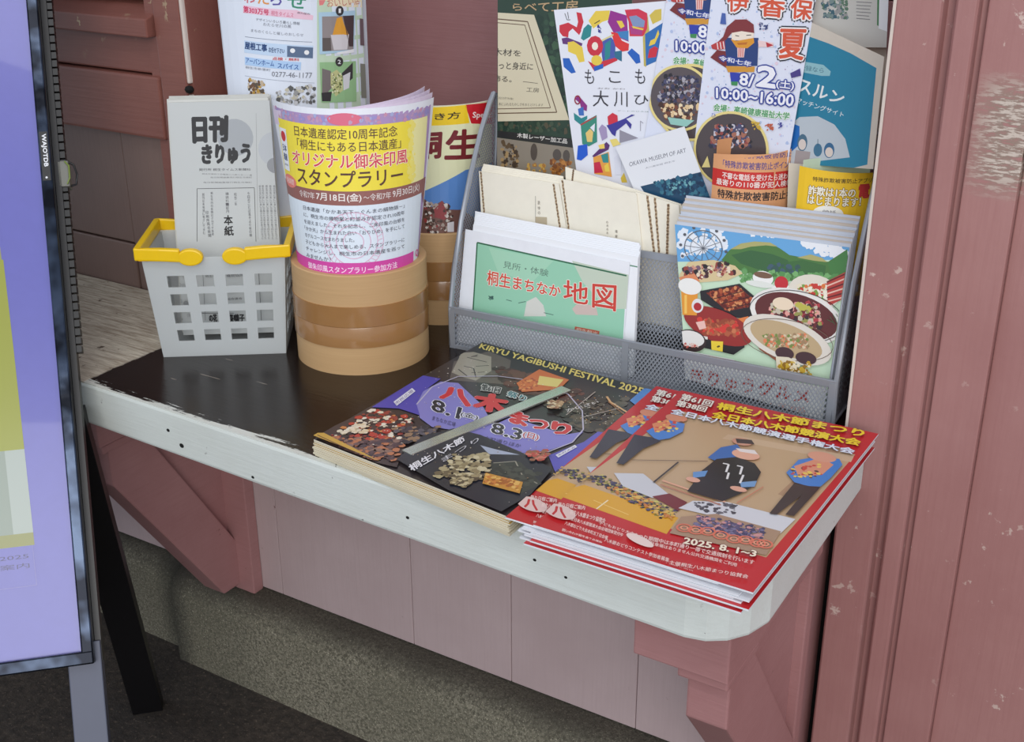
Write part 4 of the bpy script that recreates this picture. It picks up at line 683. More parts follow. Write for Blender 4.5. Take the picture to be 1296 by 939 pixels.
behind('yellowR', (-.3205 - .030 * math.cos(-1.25), 1.0790 - .030 * math.sin(-1.25)), .064, .126, -1.25, 1.2, 0)
sheet('green_flyer', 'yellowR', [(0, 0), (64, 0), (64, 124), (0, 127)], paper((204, 222, 196)), 'pale green rolled flyer just behind the yellow one', 'flyer', None, .3, None, cu=steps(0, 64, 10)[1:-1])
sheet('cream_flyer', 'yellowL', [(326.3,222.1),(341.5,222.4),(346.3,164.8),(330.3,170.3)], paper((214, 204, 186)), 'narrow cream flyer edge between the orange and yellow flyers', 'flyer', None, .3, None)

a = Art(); q = [(10.1,349.9),(97.3,329.1),(102.8,232.4),(-3.5,217.6)]
a.poly([(10.1,337.1),(35.9,333.2),(61.5,327.7),(91,318.8),(96,235.1),(9.3,200.7),(0.3,198.9)], (44, 134, 166)); a.poly([(-4.2,314.2),(32.8,314),(42,309.5),(41.6,305.4),(32.3,304.2),(4,304.5)], (150, 196, 204)); a.text('登録なら', [(5.2,310.9),(34.3,311.4),(34,306.8),(6,306.1)], (60, 110, 130)); a.text('スルン', [(7.1,299.1),(61.6,292),(59,282.7),(6.9,286.5)], (240, 244, 244), .02); a.text('マッチングサイト', [(7.7,281.6),(63.3,276),(62.6,271.5),(6.4,276)], (230, 240, 242), .006)
a.poly([(1,253.3),(12.8,263.8),(34,268),(53.9,263.8),(68.3,253.1),(76.1,237.9),(6.6,217.8)], (196, 206, 214)); a.poly([(2.7,257),(14.1,255.5),(16.8,238.8),(8,230.3),(2.5,229.3)], (34, 110, 190)); a.ell([(19.8,241.1)][0], 6, 8, (80, 116, 140)); a.ell([(20,239.4)][0], 4.5, 5, (226, 214, 206)); a.ell([(39,237.7)][0], 5, 6, (70, 120, 150)); a.ell([(52,239.8)][0], 6, 7, (60, 110, 150)); a.ell([(52.3,238.1)][0], 4.5, 4.5, (230, 216, 206)); a.line([(37.4,247.6),(38.5,241)], .6, (60, 90, 110)); a.poly([(13.2,233),(30.8,234.5),(30.6,222.4),(13.2,219.1)], (170, 160, 160))
sheet('blue_booklet', 'blue', q, paper((216, 206, 192)), 'blue booklet with white lettering curling forward, right end of the rack', 'booklet', None, .5, a)
a = Art(); a.text('~ #2', [(39.3,334),(53.7,331.7),(53.7,329),(39.2,331.3)], K, .02)
sheet('cream_booklet', 'blueB', [(11.4,349),(81.5,344.8),(92.9,220.2),(17.8,211.6)], paper((196, 186, 172)), 'beige booklet page standing open behind the blue one', 'booklet', None, .4, a)
a = Art(); a.rect(200, 200, 480, 480, (198, 196, 190)); a.poly([(382.2,410.6),(384.3,410.7),(391.1,349),(389.3,349.5)], (60, 120, 70)); a.poly([(384.3,410.7),(395.1,411.1),(399,344.7),(391,346.9)], (226, 228, 232)); a.blobs([(337.1,368.5),(360.2,369.7),(362.1,354),(340.4,354.3)], [(60, 96, 110), (120, 140, 140), (150, 150, 150), (90, 120, 100)], 40, 1.5, 4, 51)
for i in range(6): a.line([[(368.5,368.5),(368.9,365.7),(369.2,362.9),(369.5,360.1),(369.9,357.3),(370.2,354.5)][i], [(382.3,368.5),(381.9,365.6),(381.4,362.8),(382.6,359.9),(381.3,357),(382.5,354.2)][i]], .6, (130, 130, 130))
sheet('pale_leaflet', 'leaf', [(325.5,408.7),(393.1,411),(400,331.1),(333.2,326.6)], paper((222, 224, 226)), 'pale leaflet with green edge line at the top right behind the blue booklet', 'leaflet', None, .4, a)

# ---------------------------------------------------------------- rally flyers in the front pot
SC_ = steps(0, 205.9, 30); CUT = SC_[1:-1]; CV = steps(0, 167, 17)[1:-1]
a = Art(); a.rect(0, 0, 205.9, 167, (236, 238, 246)); a.rect(6, 0, 200, 161, (178, 150, 196)); a.blobs([(6, 152), (200, 152), (200, 160), (6, 160)], [(196, 160, 190), (160, 150, 206), (170, 176, 216), (206, 150, 176)], 60, 2, 5, 61); a.ell((100, 157), 17, 6, (224, 112, 136))
a.rect(12, 84, 194, 151, (246, 226, 72)); a.rect(170, 84, 194, 151, (244, 238, 170)); a.blobs([(165, 90), (175, 90), (175, 150), (165, 150)], [(246, 232, 120)], 20, 3, 6, 60)
a.rect(14, 0, 190, 74, (226, 236, 246)); a.poly([(6, 60), (14, 74), (190, 74), (200, 60), (200, 88), (6, 88)], (150, 98, 92)); a.poly([(14, 60), (22, 73), (182, 73), (190, 60)], (226, 236, 246))
a.row('日本遺産認定10周年記念', 44, 152, 138, 148, (96, 70, 60), .006); a.row('「桐生にもある日本遺産」', 47, 156, 126, 136, (96, 70, 60), .004); a.row('オリジナル御朱印風', 38, 164, 110, 124, (216, 62, 92), .012, [(.9, (250, 240, 200))]); a.row('スタンプラリー', 44, 158, 92, 108, (92, 60, 52), .012)
a.row('令和7年', 45, 66, 78, 85, (240, 232, 228)); a.row('7月18日(金)', 68, 114, 77, 86, (244, 236, 230), .012); a.row('～令和7年', 116, 144, 78, 85, (240, 232, 228)); a.row('9月30日(火)', 146, 184, 77, 86, (240, 232, 228), .008); a.ell((27, 90), 14, 6.5, (232, 130, 120)); a.row('開催期間', 18, 36, 87, 93, (250, 236, 230))
a.poly([(16, 100), (30, 100), (30, 142), (16, 142)], (240, 242, 248)); a.ell((23, 134), 5.2, 5.2, (206, 54, 56)); a.row('日本', 18.5, 27.5, 119, 126, (70, 84, 120), .02); a.row('遺産', 18.5, 27.5, 110, 117, (70, 84, 120), .02); a.row('JAPAN', 18, 28, 104, 106.5, (90, 96, 120))
for r in (30, 24, 17, 10): a.ring((105, 38), r, r * .98, .7, (226, 176, 200))
for i in range(40): t = i * .157; a.line([(105 + 24 * math.cos(t), 38 + 24 * math.sin(t)), (105 + 29 * math.cos(t + .05), 38 + 29 * math.sin(t + .05))], .5, (226, 176, 200))
BODY = ['日本遺産「かかあ天下－ぐんまの絹物語－」', 'に、桐生市の織物業と町並みが認定され10周年', 'を迎えました。それを記念し、ご朱印風の台紙を', '「かか天」から生まれた白い「おりひめ」を手にして', 'モデルコースをまわりました。', '子どもから大人まで楽しめる、スタンプラリーに', 'チャレンジし、桐生市の日本遺産を巡って', 'みませんか？']
for i, s in enumerate(BODY): a.row(s, 50, 50 + (110 if i not in (4, 7) else (56 if i == 4 else 32)), 70 - 6.9 * i - 4.3, 70 - 6.9 * i, (60, 62, 76))
a.rect(8, -2, 176, 17, (212, 72, 164)); a.row('御朱印風スタンプラリー参加方法', 52, 150, 6.5, 13, (250, 226, 244), .01); a.row('Q', 181, 188, 8, 16, (226, 90, 150), .02)
sheet('rally_flyer', 'stamp', [(0, 0), (205.9, 0), (205.9, 167), (0, 167)], paper((236, 238, 244)), 'front yellow and white stamp rally flyer rolled in the front cardboard pot', 'flyer', 'stamp rally flyers', .25, a, cu=CUT, cv=CV)
for i in range(4):
    k = .0011 * (i + 1); SURF['stamp%d' % i] = arc((-.7417 - .5376 * k, .9000 + .8432 * k), -1.0032 + .02 * i, .2059 - 2.86 * k, .167, 3.35, 2.37, .6164, (.0024, -.0164), (.010, .016, .012, .020)[i])
    MX = (.2059 - 2.86 * k) * 1000
    e = Art(); e.rect(0, 152, 205.9, 167, (222, 206, 226))
    sheet('rally_flyer', 'stamp%d' % i, [(0, 0), (MX, 0), (MX, 167), (0, 167)], paper((232, 234, 242)), 'stamp rally flyer behind the front one in the pot, only its rim showing', 'flyer', 'stamp rally flyers behind', .25, e, cu=steps(0, 205.9, 24)[1:-1], cv=CV[::2])

# ---------------------------------------------------------------- newspaper hanging out of the pot behind the basket
HC = steps(0, 165, 16); a = Art(); a.rect(0, 0, 165, 360, (224, 230, 242)); a.poly([(109.8,301.3),(165,295.1),(165,178),(102,188.6)], (196, 216, 190))
a.poly([(112.2,308.5),(165,304.6),(164,289.9),(112,295.7)], (236, 222, 190)); a.poly([(111.7,301.2),(118.9,300.8),(115.9,296.1),(112,295.7)], (226, 130, 130)); a.row('おいしい店', *(lambda p: (p[0][0], p[1][0], p[1][1], p[0][1]))([(120.3,302),(160.6,293.3)]), (200, 110, 100))
for i, s in enumerate('わたらせ'): a.text(s, ([(34.9,311.3),(47,310.9),(45.8,298.9),(33.7,299.8)], [(49.6,311),(61,310.4),(60,298),(48.5,299.1)], [(62.9,309.8),(74,309.1),(73,296.7),(61.9,297.8)], [(80.1,307.8),(98.6,306.1),(97.1,293.1),(78.5,295.2)])[i], ((206, 110, 120), (226, 150, 80), (90, 80, 160), (50, 140, 110))[i], .015)
a.poly([(32.1,297.1),(60.9,294.1),(87.6,292.3),(104.8,286),(103.9,281.5),(60.9,286.8),(31.2,289.4)], (236, 196, 214)); a.text('第303万号', [(32.4,296.4),(59.6,293.1),(59.1,287.4),(31.7,289.8)], (206, 50, 96), .02); a.text('桐生タイムス', [(62,292.3),(84.9,289.5),(83.9,284.7),(61.6,287.1)], (206, 80, 120)); a.text('無料配布', [(88.7,290.6),(101.8,288.6),(101.4,286.5),(88.3,288.6)], (90, 80, 90))
a.text('デザインいろいろ暮らし情報', [(45.2,284.8),(90.5,280.2),(90,277.1),(44.9,281.8)], (90, 96, 110)); a.text('わたらせ川の風', [(52.7,280.1),(81.5,277.4),(81,274.1),(52.1,276.7)], (100, 104, 118)); a.text('まちのくらしと催しのおしらせ', [(38.7,273.6),(93.4,268.4),(92.9,265.3),(38.4,270.3)], (120, 124, 136)); a.line([(30.8,265.3),(101.7,259.3)], .5, (120, 130, 150))
a.poly([(29.7,261.5),(102.7,255.5),(101.1,242.4),(28.3,249)], (196, 216, 240)); a.text('屋根工事', [(30.3,260.3),(54.6,257.9),(54,250.4),(29.5,252.8)], (34, 66, 120), .025); a.text('お任せ下さい', [(56.4,255.4),(72.8,253.5),(72.2,248.5),(55.9,250)], (40, 70, 120), .015); a.poly([(75.6,256.5),(102.3,253.7),(101.2,242.7),(74.7,245.3)], (90, 110, 140)); a.ell([(80.8,251.4)][0], 2.6, 2.4, NW); a.ell([(95.2,249)][0], 2.6, 2.4, NW)
a.text('点検・無料', [(59.4,245.4),(87.2,243.3),(86.7,240.6),(59.1,242)], (206, 84, 90), .02); a.poly([(28.6,244.6),(88.8,239.3),(87.5,231.1),(27.7,236.3)], (176, 206, 240)); a.text('アーバンホーム', [(29.7,244),(61,241),(60.2,235.4),(29.1,238.3)], (34, 84, 160), .012); a.text('スパイス', [(64.4,239.2),(86.1,236.8),(85.4,231.6),(64,234)], (34, 84, 160), .015); a.text('0277-46-1177', [(57.5,230.3),(99.5,228),(98.8,222.3),(57,225.2)], (110, 112, 122)); a.text('桐生市新里町', [(28.3,235.1),(56.4,232.8),(55.9,230.3),(28,232.6)], (120, 122, 130)); a.line([(26.4,224.8),(101.3,217)], .4, (150, 156, 170))
a.blobs([(30.5,221.2),(48,220),(46.4,202.7),(28.6,203.1)], [(110, 80, 60), (196, 176, 150), (90, 80, 70), (190, 150, 70)], 34, 2, 4, 71); a.blobs([(61.1,210.6),(101.2,215.8),(99.9,196.6),(60,197.8)], [(200, 200, 204), (150, 150, 150), (196, 190, 170), (90, 90, 90)], 34, 2, 5, 72)
a.poly([(110.5,289.1),(153.4,287.8),(149.1,246.5),(108.6,246.4)], (176, 206, 226)); a.poly([(113.8,284.6),(151.4,283),(148.3,247.9),(111.8,249.3)], (150, 140, 140)); a.poly([(137.4,283.6),(151.4,283),(148.5,251),(142.9,251.6)], (74, 56, 60)); a.poly([(124,265.3),(130,281.7),(135.9,283.1),(138.3,274.8),(142.9,263.7)], (226, 160, 56)); a.poly([(122,265.5),(143.5,264.2),(140.4,248.7),(124.4,249.6)], (214, 208, 212)); a.poly([(112.7,263),(121.7,262.4),(121.6,249.2),(111.8,249.3)], (96, 86, 84))
a.poly([(127.7,246.8),(149.2,248.4),(148.9,244.6),(128.3,244.8)], (236, 236, 240)); a.poly([(108,238.2),(150.9,235.4),(149,192.6),(107.1,196)], (150, 190, 140)); a.poly([(110.2,231.7),(119.5,228.4),(121.9,212.8),(108,199.8)], (120, 110, 110)); a.poly([(132.1,224.7),(146.7,234.6),(145.6,217.9),(134.2,211.5)], (60, 56, 58)); a.poly([(119.3,225.9),(126.5,229.1),(132.6,222),(132.4,206.5),(123.3,201),(118.5,213.1)], (196, 196, 140)); a.poly([(107.8,206.3),(119.4,206.6),(117.3,196.4),(107.9,197.3)], (50, 46, 50)); a.poly([(133.4,221.9),(142.8,224.8),(140.1,208.2),(133.1,206.4)], (216, 216, 220)); a.blobs([(120.7,225.8),(132.1,224.7),(130.7,204.1),(119.3,205.3)], [(120, 140, 80), (226, 226, 190), (90, 96, 60)], 24, 1, 2.5, 73)
for p in ([(133.8,289)][0], [(129.9,237)][0]): a.ell(p, 4.6, 5, (56, 52, 54))
a.text('1', [(132.8,291.3),(135.3,291.2),(135,286.9),(132.5,287)], NW, .02); a.text('2', [(128.3,239.1),(131.8,238.8),(131.5,234.7),(128.1,235)], NW, .02); a.poly([(158.8,279.1),(165,277.8),(165,249.9),(158,251.3)], (110, 90, 96)); a.poly([(156.7,232.1),(165,230.3),(165,193.7),(156.2,195.5)], (130, 130, 120))
sheet('hanging_newspaper', 'hang', [(1, 30), (164, 30), (164, 356), (1, 356)], paper((222, 228, 238)), 'colour community newspaper rolled upright in the rear pot against the corner post', 'newspaper', None, 1.2, a, cu=HC[1:-1], cv=steps(0, 360, 18)[1:-1])
SURF['hang1'] = arc((-.885, 1.003), -.86, .172, .36, 1.85, 1.5, T + .05); sheet('hanging_newspaper', 'hang1', [(0, 30), (172, 30), (172, 358), (0, 358)], paper((214, 220, 230)), 'second community newspaper wrapped behind the front one in the rear pot', 'newspaper', None, 1.5, None, cu=steps(0, 172, 16)[1:-1])

# ---------------------------------------------------------------- guidebook in the right rear pot
GC = steps(0, 135, 14); a = Art(); a.rect(0, 0, 135, 162, (232, 232, 190)); a.poly([(20.4,158.7),(98.8,160.4),(102.5,140.6),(19.4,140)], (244, 206, 30)); a.poly([(97.6,160.5),(135,159.2),(135,135),(104.7,139.8)], (206, 30, 44)); a.text('歩き方', [(47.3,152.9),(92.1,153.9),(91.3,146.7),(47.1,145.7)], (50, 36, 20), .02); a.text('Special', [(106.9,151.8),(135,148.4),(135,140.4),(106.1,144.1)], (250, 230, 226), .02)
a.text('桐', [(43.7,132.6),(71.1,134.1),(68.7,106.1),(42.7,104.5)], (120, 34, 40), .03); a.text('生', [(77.3,134.4),(114.8,132.9),(114.4,102.3),(74.2,104.5)], (120, 34, 40), .03)
a.poly([(21.8,60.8),(53,70.5),(96.8,90.4),(135,92.8),(135,11),(18.9,9.8)], (92, 140, 206)); a.poly([(21.3,51.9),(51.2,60.3),(58.1,51.7),(69.6,58.8),(77.9,48.2),(92.7,46.7),(135,11),(135,-1.5),(18.9,9.8)], (120, 84, 76)); a.blobs([(49.7,57.4),(80.9,53.8),(80.1,21.4),(48.5,22)], [(70, 50, 44), (176, 160, 150), (150, 60, 60), (96, 70, 60), (220, 214, 206)], 60, 1.5, 4, 81); a.poly([(60.3,48.8),(69.6,58.8),(74.4,45.5),(71.9,36.8),(62,40)], (150, 60, 64)); a.poly([(74.6,33.7),(81.9,34.6),(81.6,22.8),(74.4,23.3)], (226, 222, 226))
sheet('guidebook', 'guide', [(0, 0), (135, 0), (135, 161), (0, 161)], paper((236, 234, 220)), 'yellow travel guidebook in the rear pot beside the mesh rack', 'book', None, 2.2, a, True, cu=GC[1:-1], cv=steps(0, 162, 22)[1:-1])

# ---------------------------------------------------------------- folded newspapers in the basket
a = Art(); q = [(22.4,252.8),(125.5,253.3),(126.4,6),(15.9,6)]
a.rect(0, 0, 160, 300, (197, 200, 199)); a.ell([(87.8,216.3)][0], 18.5, 19, (168, 172, 176)); a.ell([(127.4,203.2)][0], 17, 18, (188, 192, 196)); a.ell([(126.3,186.4)][0], 8, 8, (150, 152, 156))
a.text('日刊', [(46,238.1),(81,237.8),(78.6,213.1),(44.8,211.8)], (50, 50, 52), .045); a.text('きりゅう', [(53.3,208.7),(102.3,209.2),(100.4,190),(51.7,189.6)], (50, 50, 52), .045)
a.text('発行所 桐生タイムス新聞社', [(47.9,185.2),(101.4,184),(101.2,181.6),(47.6,182.3)], (96, 96, 98), .01)
for i in range(3): a.text('桐生市東四丁目電話二二局二五一一番', [(50.6,180.2),(102.2,177.6),(102.1,176.1),(50.5,178.7)], (130, 130, 132)) if i == 0 else a.text('毎日新聞編集発行桐生市東町', ([(58.9,176.3),(102,175.3),(101.9,173.6),(58.8,174.6)], [(51.1,171.3),(101.6,170.1),(101.5,168.4),(51,169.5)])[i - 1], (136, 136, 138))
a.line([(39.3,108),(44.1,164),(103.6,163.6),(101.2,106.4)], .6, (90, 90, 92)); a.line([(110.9,240.6),(103.4,108.9)], .3, (150, 150, 152))
a.text('本', [(69.5,135.2),(78.4,135),(78.1,124.9),(69.2,125.1)], K, .02); a.text('紙', [(69.1,123.8),(78.5,123.6),(78.2,113.4),(68.7,113.6)], K, .02)
def column(x0, y0, y1, s, w, col=(96, 96, 100)):
    n = len(s); p0, p1 = Vector((*x0,)), Vector((*y0,)); 
    for i, ch in enumerate(s): c = p0 + (p1 - p0) * ((i + .5) / n); L = (p1 - p0).length / n * .42; a.row(ch, c.x - w / 2, c.x + w / 2, c.y - L, c.y + L, col)
column(*[(74.9,159.7),(73.6,137.6)], 0, '購読料一部月', 3.2); column(*[(83.4,158.8),(82.9,145)], 0, '昭和二年', 2.4); column(*[(58.9,160.6),(56.3,114)], 0, '桐生市内の新聞は夕刊です毎週', 2.2); column(*[(50.1,159.6),(47.4,115.5)], 0, '創刊以来地域に根ざして歩む', 2.2); column(*[(52.3,140.7),(53.2,112.3)], 0, '印刷所両毛新聞', 3.0); column(*[(97.1,159.7),(96.1,111.6)], 0, '今日のことば風そよぐ秋の朝', 2.4)
for k in range(5): column(*([(112.5,166.3),(111.4,108.7)], [(116.5,166.3),(115,108.6)], [(120.4,166.2),(119,108.5)], [(124.4,166.1),(123,108.4)], [(109.5,166.4),(108.4,108.7)])[k], 0, '桐生の街に新しい催しが開かれ市民が集う日となった', 2.0, (110, 110, 114))
def foot(pts, ch, w): column(*pts, 0, ch, w, (60, 60, 64))
for p, s in (([(46.3,83.4),(57.1,78)], '八木'), ([(67.5,81.5),(78.5,77.3)], '節祭'), ([(66.7,56.1),(76.5,52.1)], '案内')): a.row(s, p[0][0], p[1][0], p[1][1], p[0][1], K, .02)
for p, s in (([(45.3,71.8),(56.4,69.4)], '桐生市'), ([(67.5,72.2),(85.4,69.1)], '織物協同'), ([(66,46.4),(82.3,43.8)], '組合連合')): a.row(s, p[0][0], p[1][0], p[1][1], p[0][1], (80, 80, 84))
a.line([(43.5,95.1),(41.2,22.1)], .4, (110, 110, 112)); a.line([(102.3,93.5),(100.9,20.2)], .5, (80, 80, 84)); a.line([(33,30.3),(72.2,29.1)], .6, (90, 90, 92)); a.row('の花', *(lambda p: (p[0][0], p[1][0], p[1][1], p[0][1]))([(45.5,28.6),(53.7,20.4)]), K, .03); a.row('祭囃子', *(lambda p: (p[0][0], p[1][0], p[1][1], p[0][1]))([(65.8,27.9),(83,19.4)]), K, .03)
a.poly([(8.9,85.8),(17.7,85.5),(12.1,23),(3.2,23.3)], (150, 150, 150)); a.blobs([(17.3,95.8),(34.8,95.4),(28.3,19.8),(10.6,20.4)], [(176, 178, 178), (150, 152, 152)], 14, 3, 6, 91)
sheet('folded_newspaper', 'np', q, paper((196, 199, 198)), 'front folded daily newspaper with big black masthead in the basket', 'newspaper', 'folded newspapers', 2.4, a)
n1 = sheet('folded_newspaper', 'np', [(x - 1.5, y + 2.5) for x, y in q], paper((206, 206, 200)), 'folded daily newspaper behind the front one in the basket, only edges showing', 'newspaper', 'folded newspapers behind', 3.0, None, drop=3.0)
for i in range(4): clone(n1, BN * (.0042 * (i + 1)) + BD * (.0012 * ((i * 7) % 3 - 1)) + Vector((0, 0, .0002 * (i + 1))))

# ---------------------------------------------------------------- purple festival magazines lying on the bench
MW, MH = 212.8, 278.3
q = [(2.4,278.2),(211.5,263.2),(226.1,-11.5),(3.3,12.2)]
a = Art(); a.rect(-20, -20, 260, 320, (48, 42, 44))
a.poly([(10.3,260.1),(217.6,247.9),(209.3,279.1),(-4.1,289.9)], (30, 30, 34)); a.text('KIRYU YAGIBUSHI FESTIVAL 2025', [(3.9,274.7),(200.3,263.7),(205.9,248.4),(8.5,262.8)], (226, 206, 110), .02)
a.poly([(7.4,219.7),(22.2,261.3),(54.9,252.8),(84.1,200.2),(31,179.3)], (96, 88, 80)); a.poly([(0.8,242.5),(10,251.1),(32.5,250.2),(53,219.6),(53.5,192),(37.6,192.3),(21.8,195.8)], (156, 150, 134))
for p in ([(22.7,215.3),(34.6,215.6),(49,198.6)], [(12.5,235.7),(36.6,236)], [(33.3,221.3),(43.3,230.1)], [(22.8,205.8),(39.9,196.6)], [(39,205.4),(48.9,214.1)]): a.line(p, 1.2, (54, 48, 46))
a.blobs([(41.8,232.4),(151.4,232.2),(170.3,191.3),(93.5,193.6)], [(66, 36, 34), (84, 44, 40), (52, 34, 34), (100, 60, 50)], 60, 6, 13, 101); a.blobs([(132.8,185.8),(197.6,236.3),(226.5,165.6),(193.9,147)], [(60, 56, 50), (76, 72, 60), (46, 44, 42), (90, 80, 64)], 60, 5, 11, 102)
a.poly([(38.4,116.4),(25.7,143.5),(26.6,170.8),(43.1,177.1),(92.1,146.9),(124.6,117),(126.8,92.8),(100.1,90.1),(79.5,85),(58.9,94.3)], (134, 130, 200)); a.poly([(124.6,117),(128.3,140.2),(189.1,135.9),(199.2,149.4),(201.8,125.8),(192.3,100.9),(174.3,83.5),(148.9,80.8),(123.4,90.8)], (134, 130, 204))
a.poly([(6.2,89.8),(2.9,173.9),(22.5,176.4),(26.3,142.7),(38.4,116.4),(55.5,98.8),(30,100.5)], (78, 74, 176)); a.poly([(197.1,93.5),(203.4,112.5),(209.8,131.9),(210.2,156.3),(217.9,158.6),(226.2,91.6),(218.9,69.2)], (92, 88, 186)); a.poly([(202.8,230.1),(201.2,261.8),(208.5,266),(214.1,222.9)], (86, 140, 206))
el = [(38.4,116.4),(26.9,156),(33.9,190.1),(66.3,211.5),(105.9,221.5),(146.4,211.7),(176.6,186.6),(197,153.2),(201.8,125.8),(193.4,99.2),(175,82.4)]; a.line(el, 1.3, (190, 186, 206))
a.poly([(91,207.1),(92,247.8),(130.1,241.2),(133.9,216.3),(106.8,192.3)], (206, 110, 54)); a.poly([(100.7,233.9),(125.5,238.6),(129.4,219.7),(110.1,214.8)], (226, 206, 120)); a.blobs([(92.4,210.9),(98.8,232.8),(115.5,206),(102.2,195.5)], [(170, 70, 40), (226, 150, 80)], 14, 2, 4, 103)
a.line([(168.8,170.7),(165.8,230)], 1.2, (170, 160, 150)); a.line([(182.9,172.2),(202.6,209.7)], 1.2, (170, 160, 150)); a.line([(180.3,226.5),(188.9,217.6),(214.2,205.2)], 2.2, (214, 170, 120)); a.line([(187.5,216.8),(213.2,200.3)], 1.4, (150, 100, 60)); a.text('第61回', [(64.2,187.8),(84.6,189.7),(90.4,177.2),(72.1,174.4)], (60, 56, 60), .02, [(1.2, (206, 206, 200))]); a.text('祭り', [(94.5,188.2),(116.8,186.3),(120.8,174.4),(99.6,176.6)], (40, 110, 120), .02, [(1.2, (220, 220, 214))])
for s, p in (('八', [(33.4,164.4),(65.8,165),(83.6,137.7),(49.4,139.6)]), ('木', [(70.4,167.6),(102.8,175.5),(119.1,141.4),(90,137.4)]), ('ま', [(122,151.7),(140.2,151.3),(150.7,129.3),(133,131.2)]), ('つ', [(145.2,147.2),(162.7,149.2),(170.4,132.9),(154.1,131.3)]), ('り', [(165.7,152),(184,156.1),(191.5,133.8),(177.4,132.8)])): a.text(s, p, (206, 44, 52), .05, [(2.2, (236, 230, 232))])
a.text('8.1', [(44.5,134),(79.3,131.4),(90.7,110.8),(58.7,112.5)], (36, 34, 44), .02, [(1.5, (236, 236, 244))]); a.text('(金)', [(83.5,125.5),(102.4,126.5),(107,116.4),(89.1,115.2)], (36, 34, 44), .01, [(1.2, (230, 230, 240))]); a.text('まちなか広場', [(66.6,104),(93.1,103.2),(97.4,95.3),(71.3,96)], (70, 66, 110)); a.text('8.3', [(121.5,121.5),(152.6,122.7),(161.4,103.6),(131.2,102.9)], (36, 34, 44), .02, [(1.5, (236, 236, 244))]); a.text('(日)', [(154.6,121.3),(170.5,121.8),(175.2,110.5),(160.4,109.5)], (190, 60, 70), .01, [(1.2, (230, 230, 240))]); a.text('本町通りほか', [(130.2,94.7),(166.9,98.5),(169.5,91.7),(133.2,87.5)], (70, 66, 110))
a.poly([(17,108.8),(12.7,143.2),(19.9,139),(25.2,103.3)], (226, 226, 236)); a.text('市民広場', [(19.1,107.7),(14.3,140.5),(19.2,137.5),(24.2,103.9)], (70, 64, 140)); a.poly([(202.4,96.5),(206.6,122.1),(210.3,119.5),(206.9,93.5)], (226, 226, 236)); a.text('本町大会', [(203.4,97.1),(207.4,120.2),(209.5,118.3),(205.8,95.5)], (70, 64, 140))
a.poly([(0.2,15.2),(8.5,88.3),(62.4,81.5),(101,6.4),(59.9,1.1)], (60, 48, 48)); a.blobs([(10,86.4),(56.8,88.8),(82.4,42.6),(13.9,23.1)], [(186, 60, 44), (206, 130, 70), (226, 216, 190), (70, 50, 50), (150, 60, 50), (236, 226, 206), (40, 36, 40)], 110, 3, 8, 104); a.blobs([(13.4,17.8),(75.4,48.4),(96,12.7),(49.1,-0.4)], [(84, 62, 66), (110, 84, 80), (60, 50, 60), (140, 110, 96), (190, 120, 80)], 90, 3, 7, 105); a.blobs([(50.6,64.4),(85.8,89.7),(94.7,64.4),(79.8,46)], [(60, 56, 66), (90, 86, 96), (40, 40, 48), (150, 120, 90)], 40, 3, 7, 106); a.blobs([(18.3,51.1),(30.5,58.1),(38.4,42.1),(21.3,32.3)], [(226, 206, 170), (236, 222, 196)], 14, 3, 6, 107)
a.poly([(93.6,15.9),(85.4,64),(100.1,90.1),(127.3,92),(174.3,83.5),(214.4,71.9),(222.5,24.8),(217.1,-14.7),(177.8,-9.5)], (40, 44, 54)); a.poly([(138.9,75.1),(152.4,75.6),(177.6,78.3),(154.8,65.2)], (170, 180, 200)); a.poly([(160.6,50),(184.2,68.1),(220.5,44.7),(214.9,20.4),(178.5,33.4)], (54, 60, 56)); a.line([(167.1,53.7),(181,66.3),(198.4,49.3),(217.4,42.9)], 1.2, (150, 146, 130)); a.blobs([(168.7,54.6),(209,59.9),(213.2,36.2),(187.4,29.8)], [(70, 74, 66), (50, 54, 50)], 30, 3, 7, 108)
a.blobs([(-22.1,229.8),(152.2,226.7),(226.3,2.6),(62.9,12.2)], [(206, 196, 170), (226, 220, 206), (150, 120, 90)], 70, .7, 1.5, 131); a.blobs([(132.8,185.8),(197.6,236.3),(216.3,168),(188.4,156.3)], [(206, 200, 180), (226, 222, 210), (206, 150, 60)], 40, .7, 1.4, 132)
a.text('桐生八木節', [(109.5,10.4),(116.3,80.7),(124.2,73.5),(119.2,4.4)], (232, 232, 236), .02); a.text('まつり', [(125.6,35.3),(129.1,86.1),(134.3,81.2),(131.3,31.2)], (206, 206, 212))
a.blobs([(129.4,45.8),(154.8,65.2),(181.2,26.2),(139.8,6.6)], [(176, 164, 126), (146, 132, 98), (206, 196, 160), (110, 98, 74)], 60, 3, 7, 109); a.blobs([(148.6,16.1),(172.2,29.8),(175.6,5.9),(158.9,4.7)], [(160, 146, 110), (196, 184, 146), (90, 80, 64)], 34, 3, 6, 110); a.poly([(172.4,34.3),(207.3,37.1),(215.3,19.7),(180.7,17.3)], (200, 144, 56)); a.blobs([(175.4,31.6),(205,35.7),(211.4,22.5),(181.2,19.8)], [(226, 180, 96), (170, 100, 40), (206, 130, 60)], 24, 2.5, 5, 111)
a.blobs([(181.4,84.5),(195.4,96.3),(203.9,82.4),(191.4,71.5)], [(190, 70, 60), (206, 120, 100), (150, 96, 70)], 20, 3, 6, 112); a.blobs([(142.7,182.4),(152.1,192.2),(159.3,174),(150.8,169.2)], [(186, 150, 110), (150, 100, 70), (214, 196, 160)], 20, 2.5, 5, 113); a.text('かいさい', [(165.9,175.6),(180.8,208.5),(184.4,203.8),(169.9,170.4)], (214, 210, 206), .01)
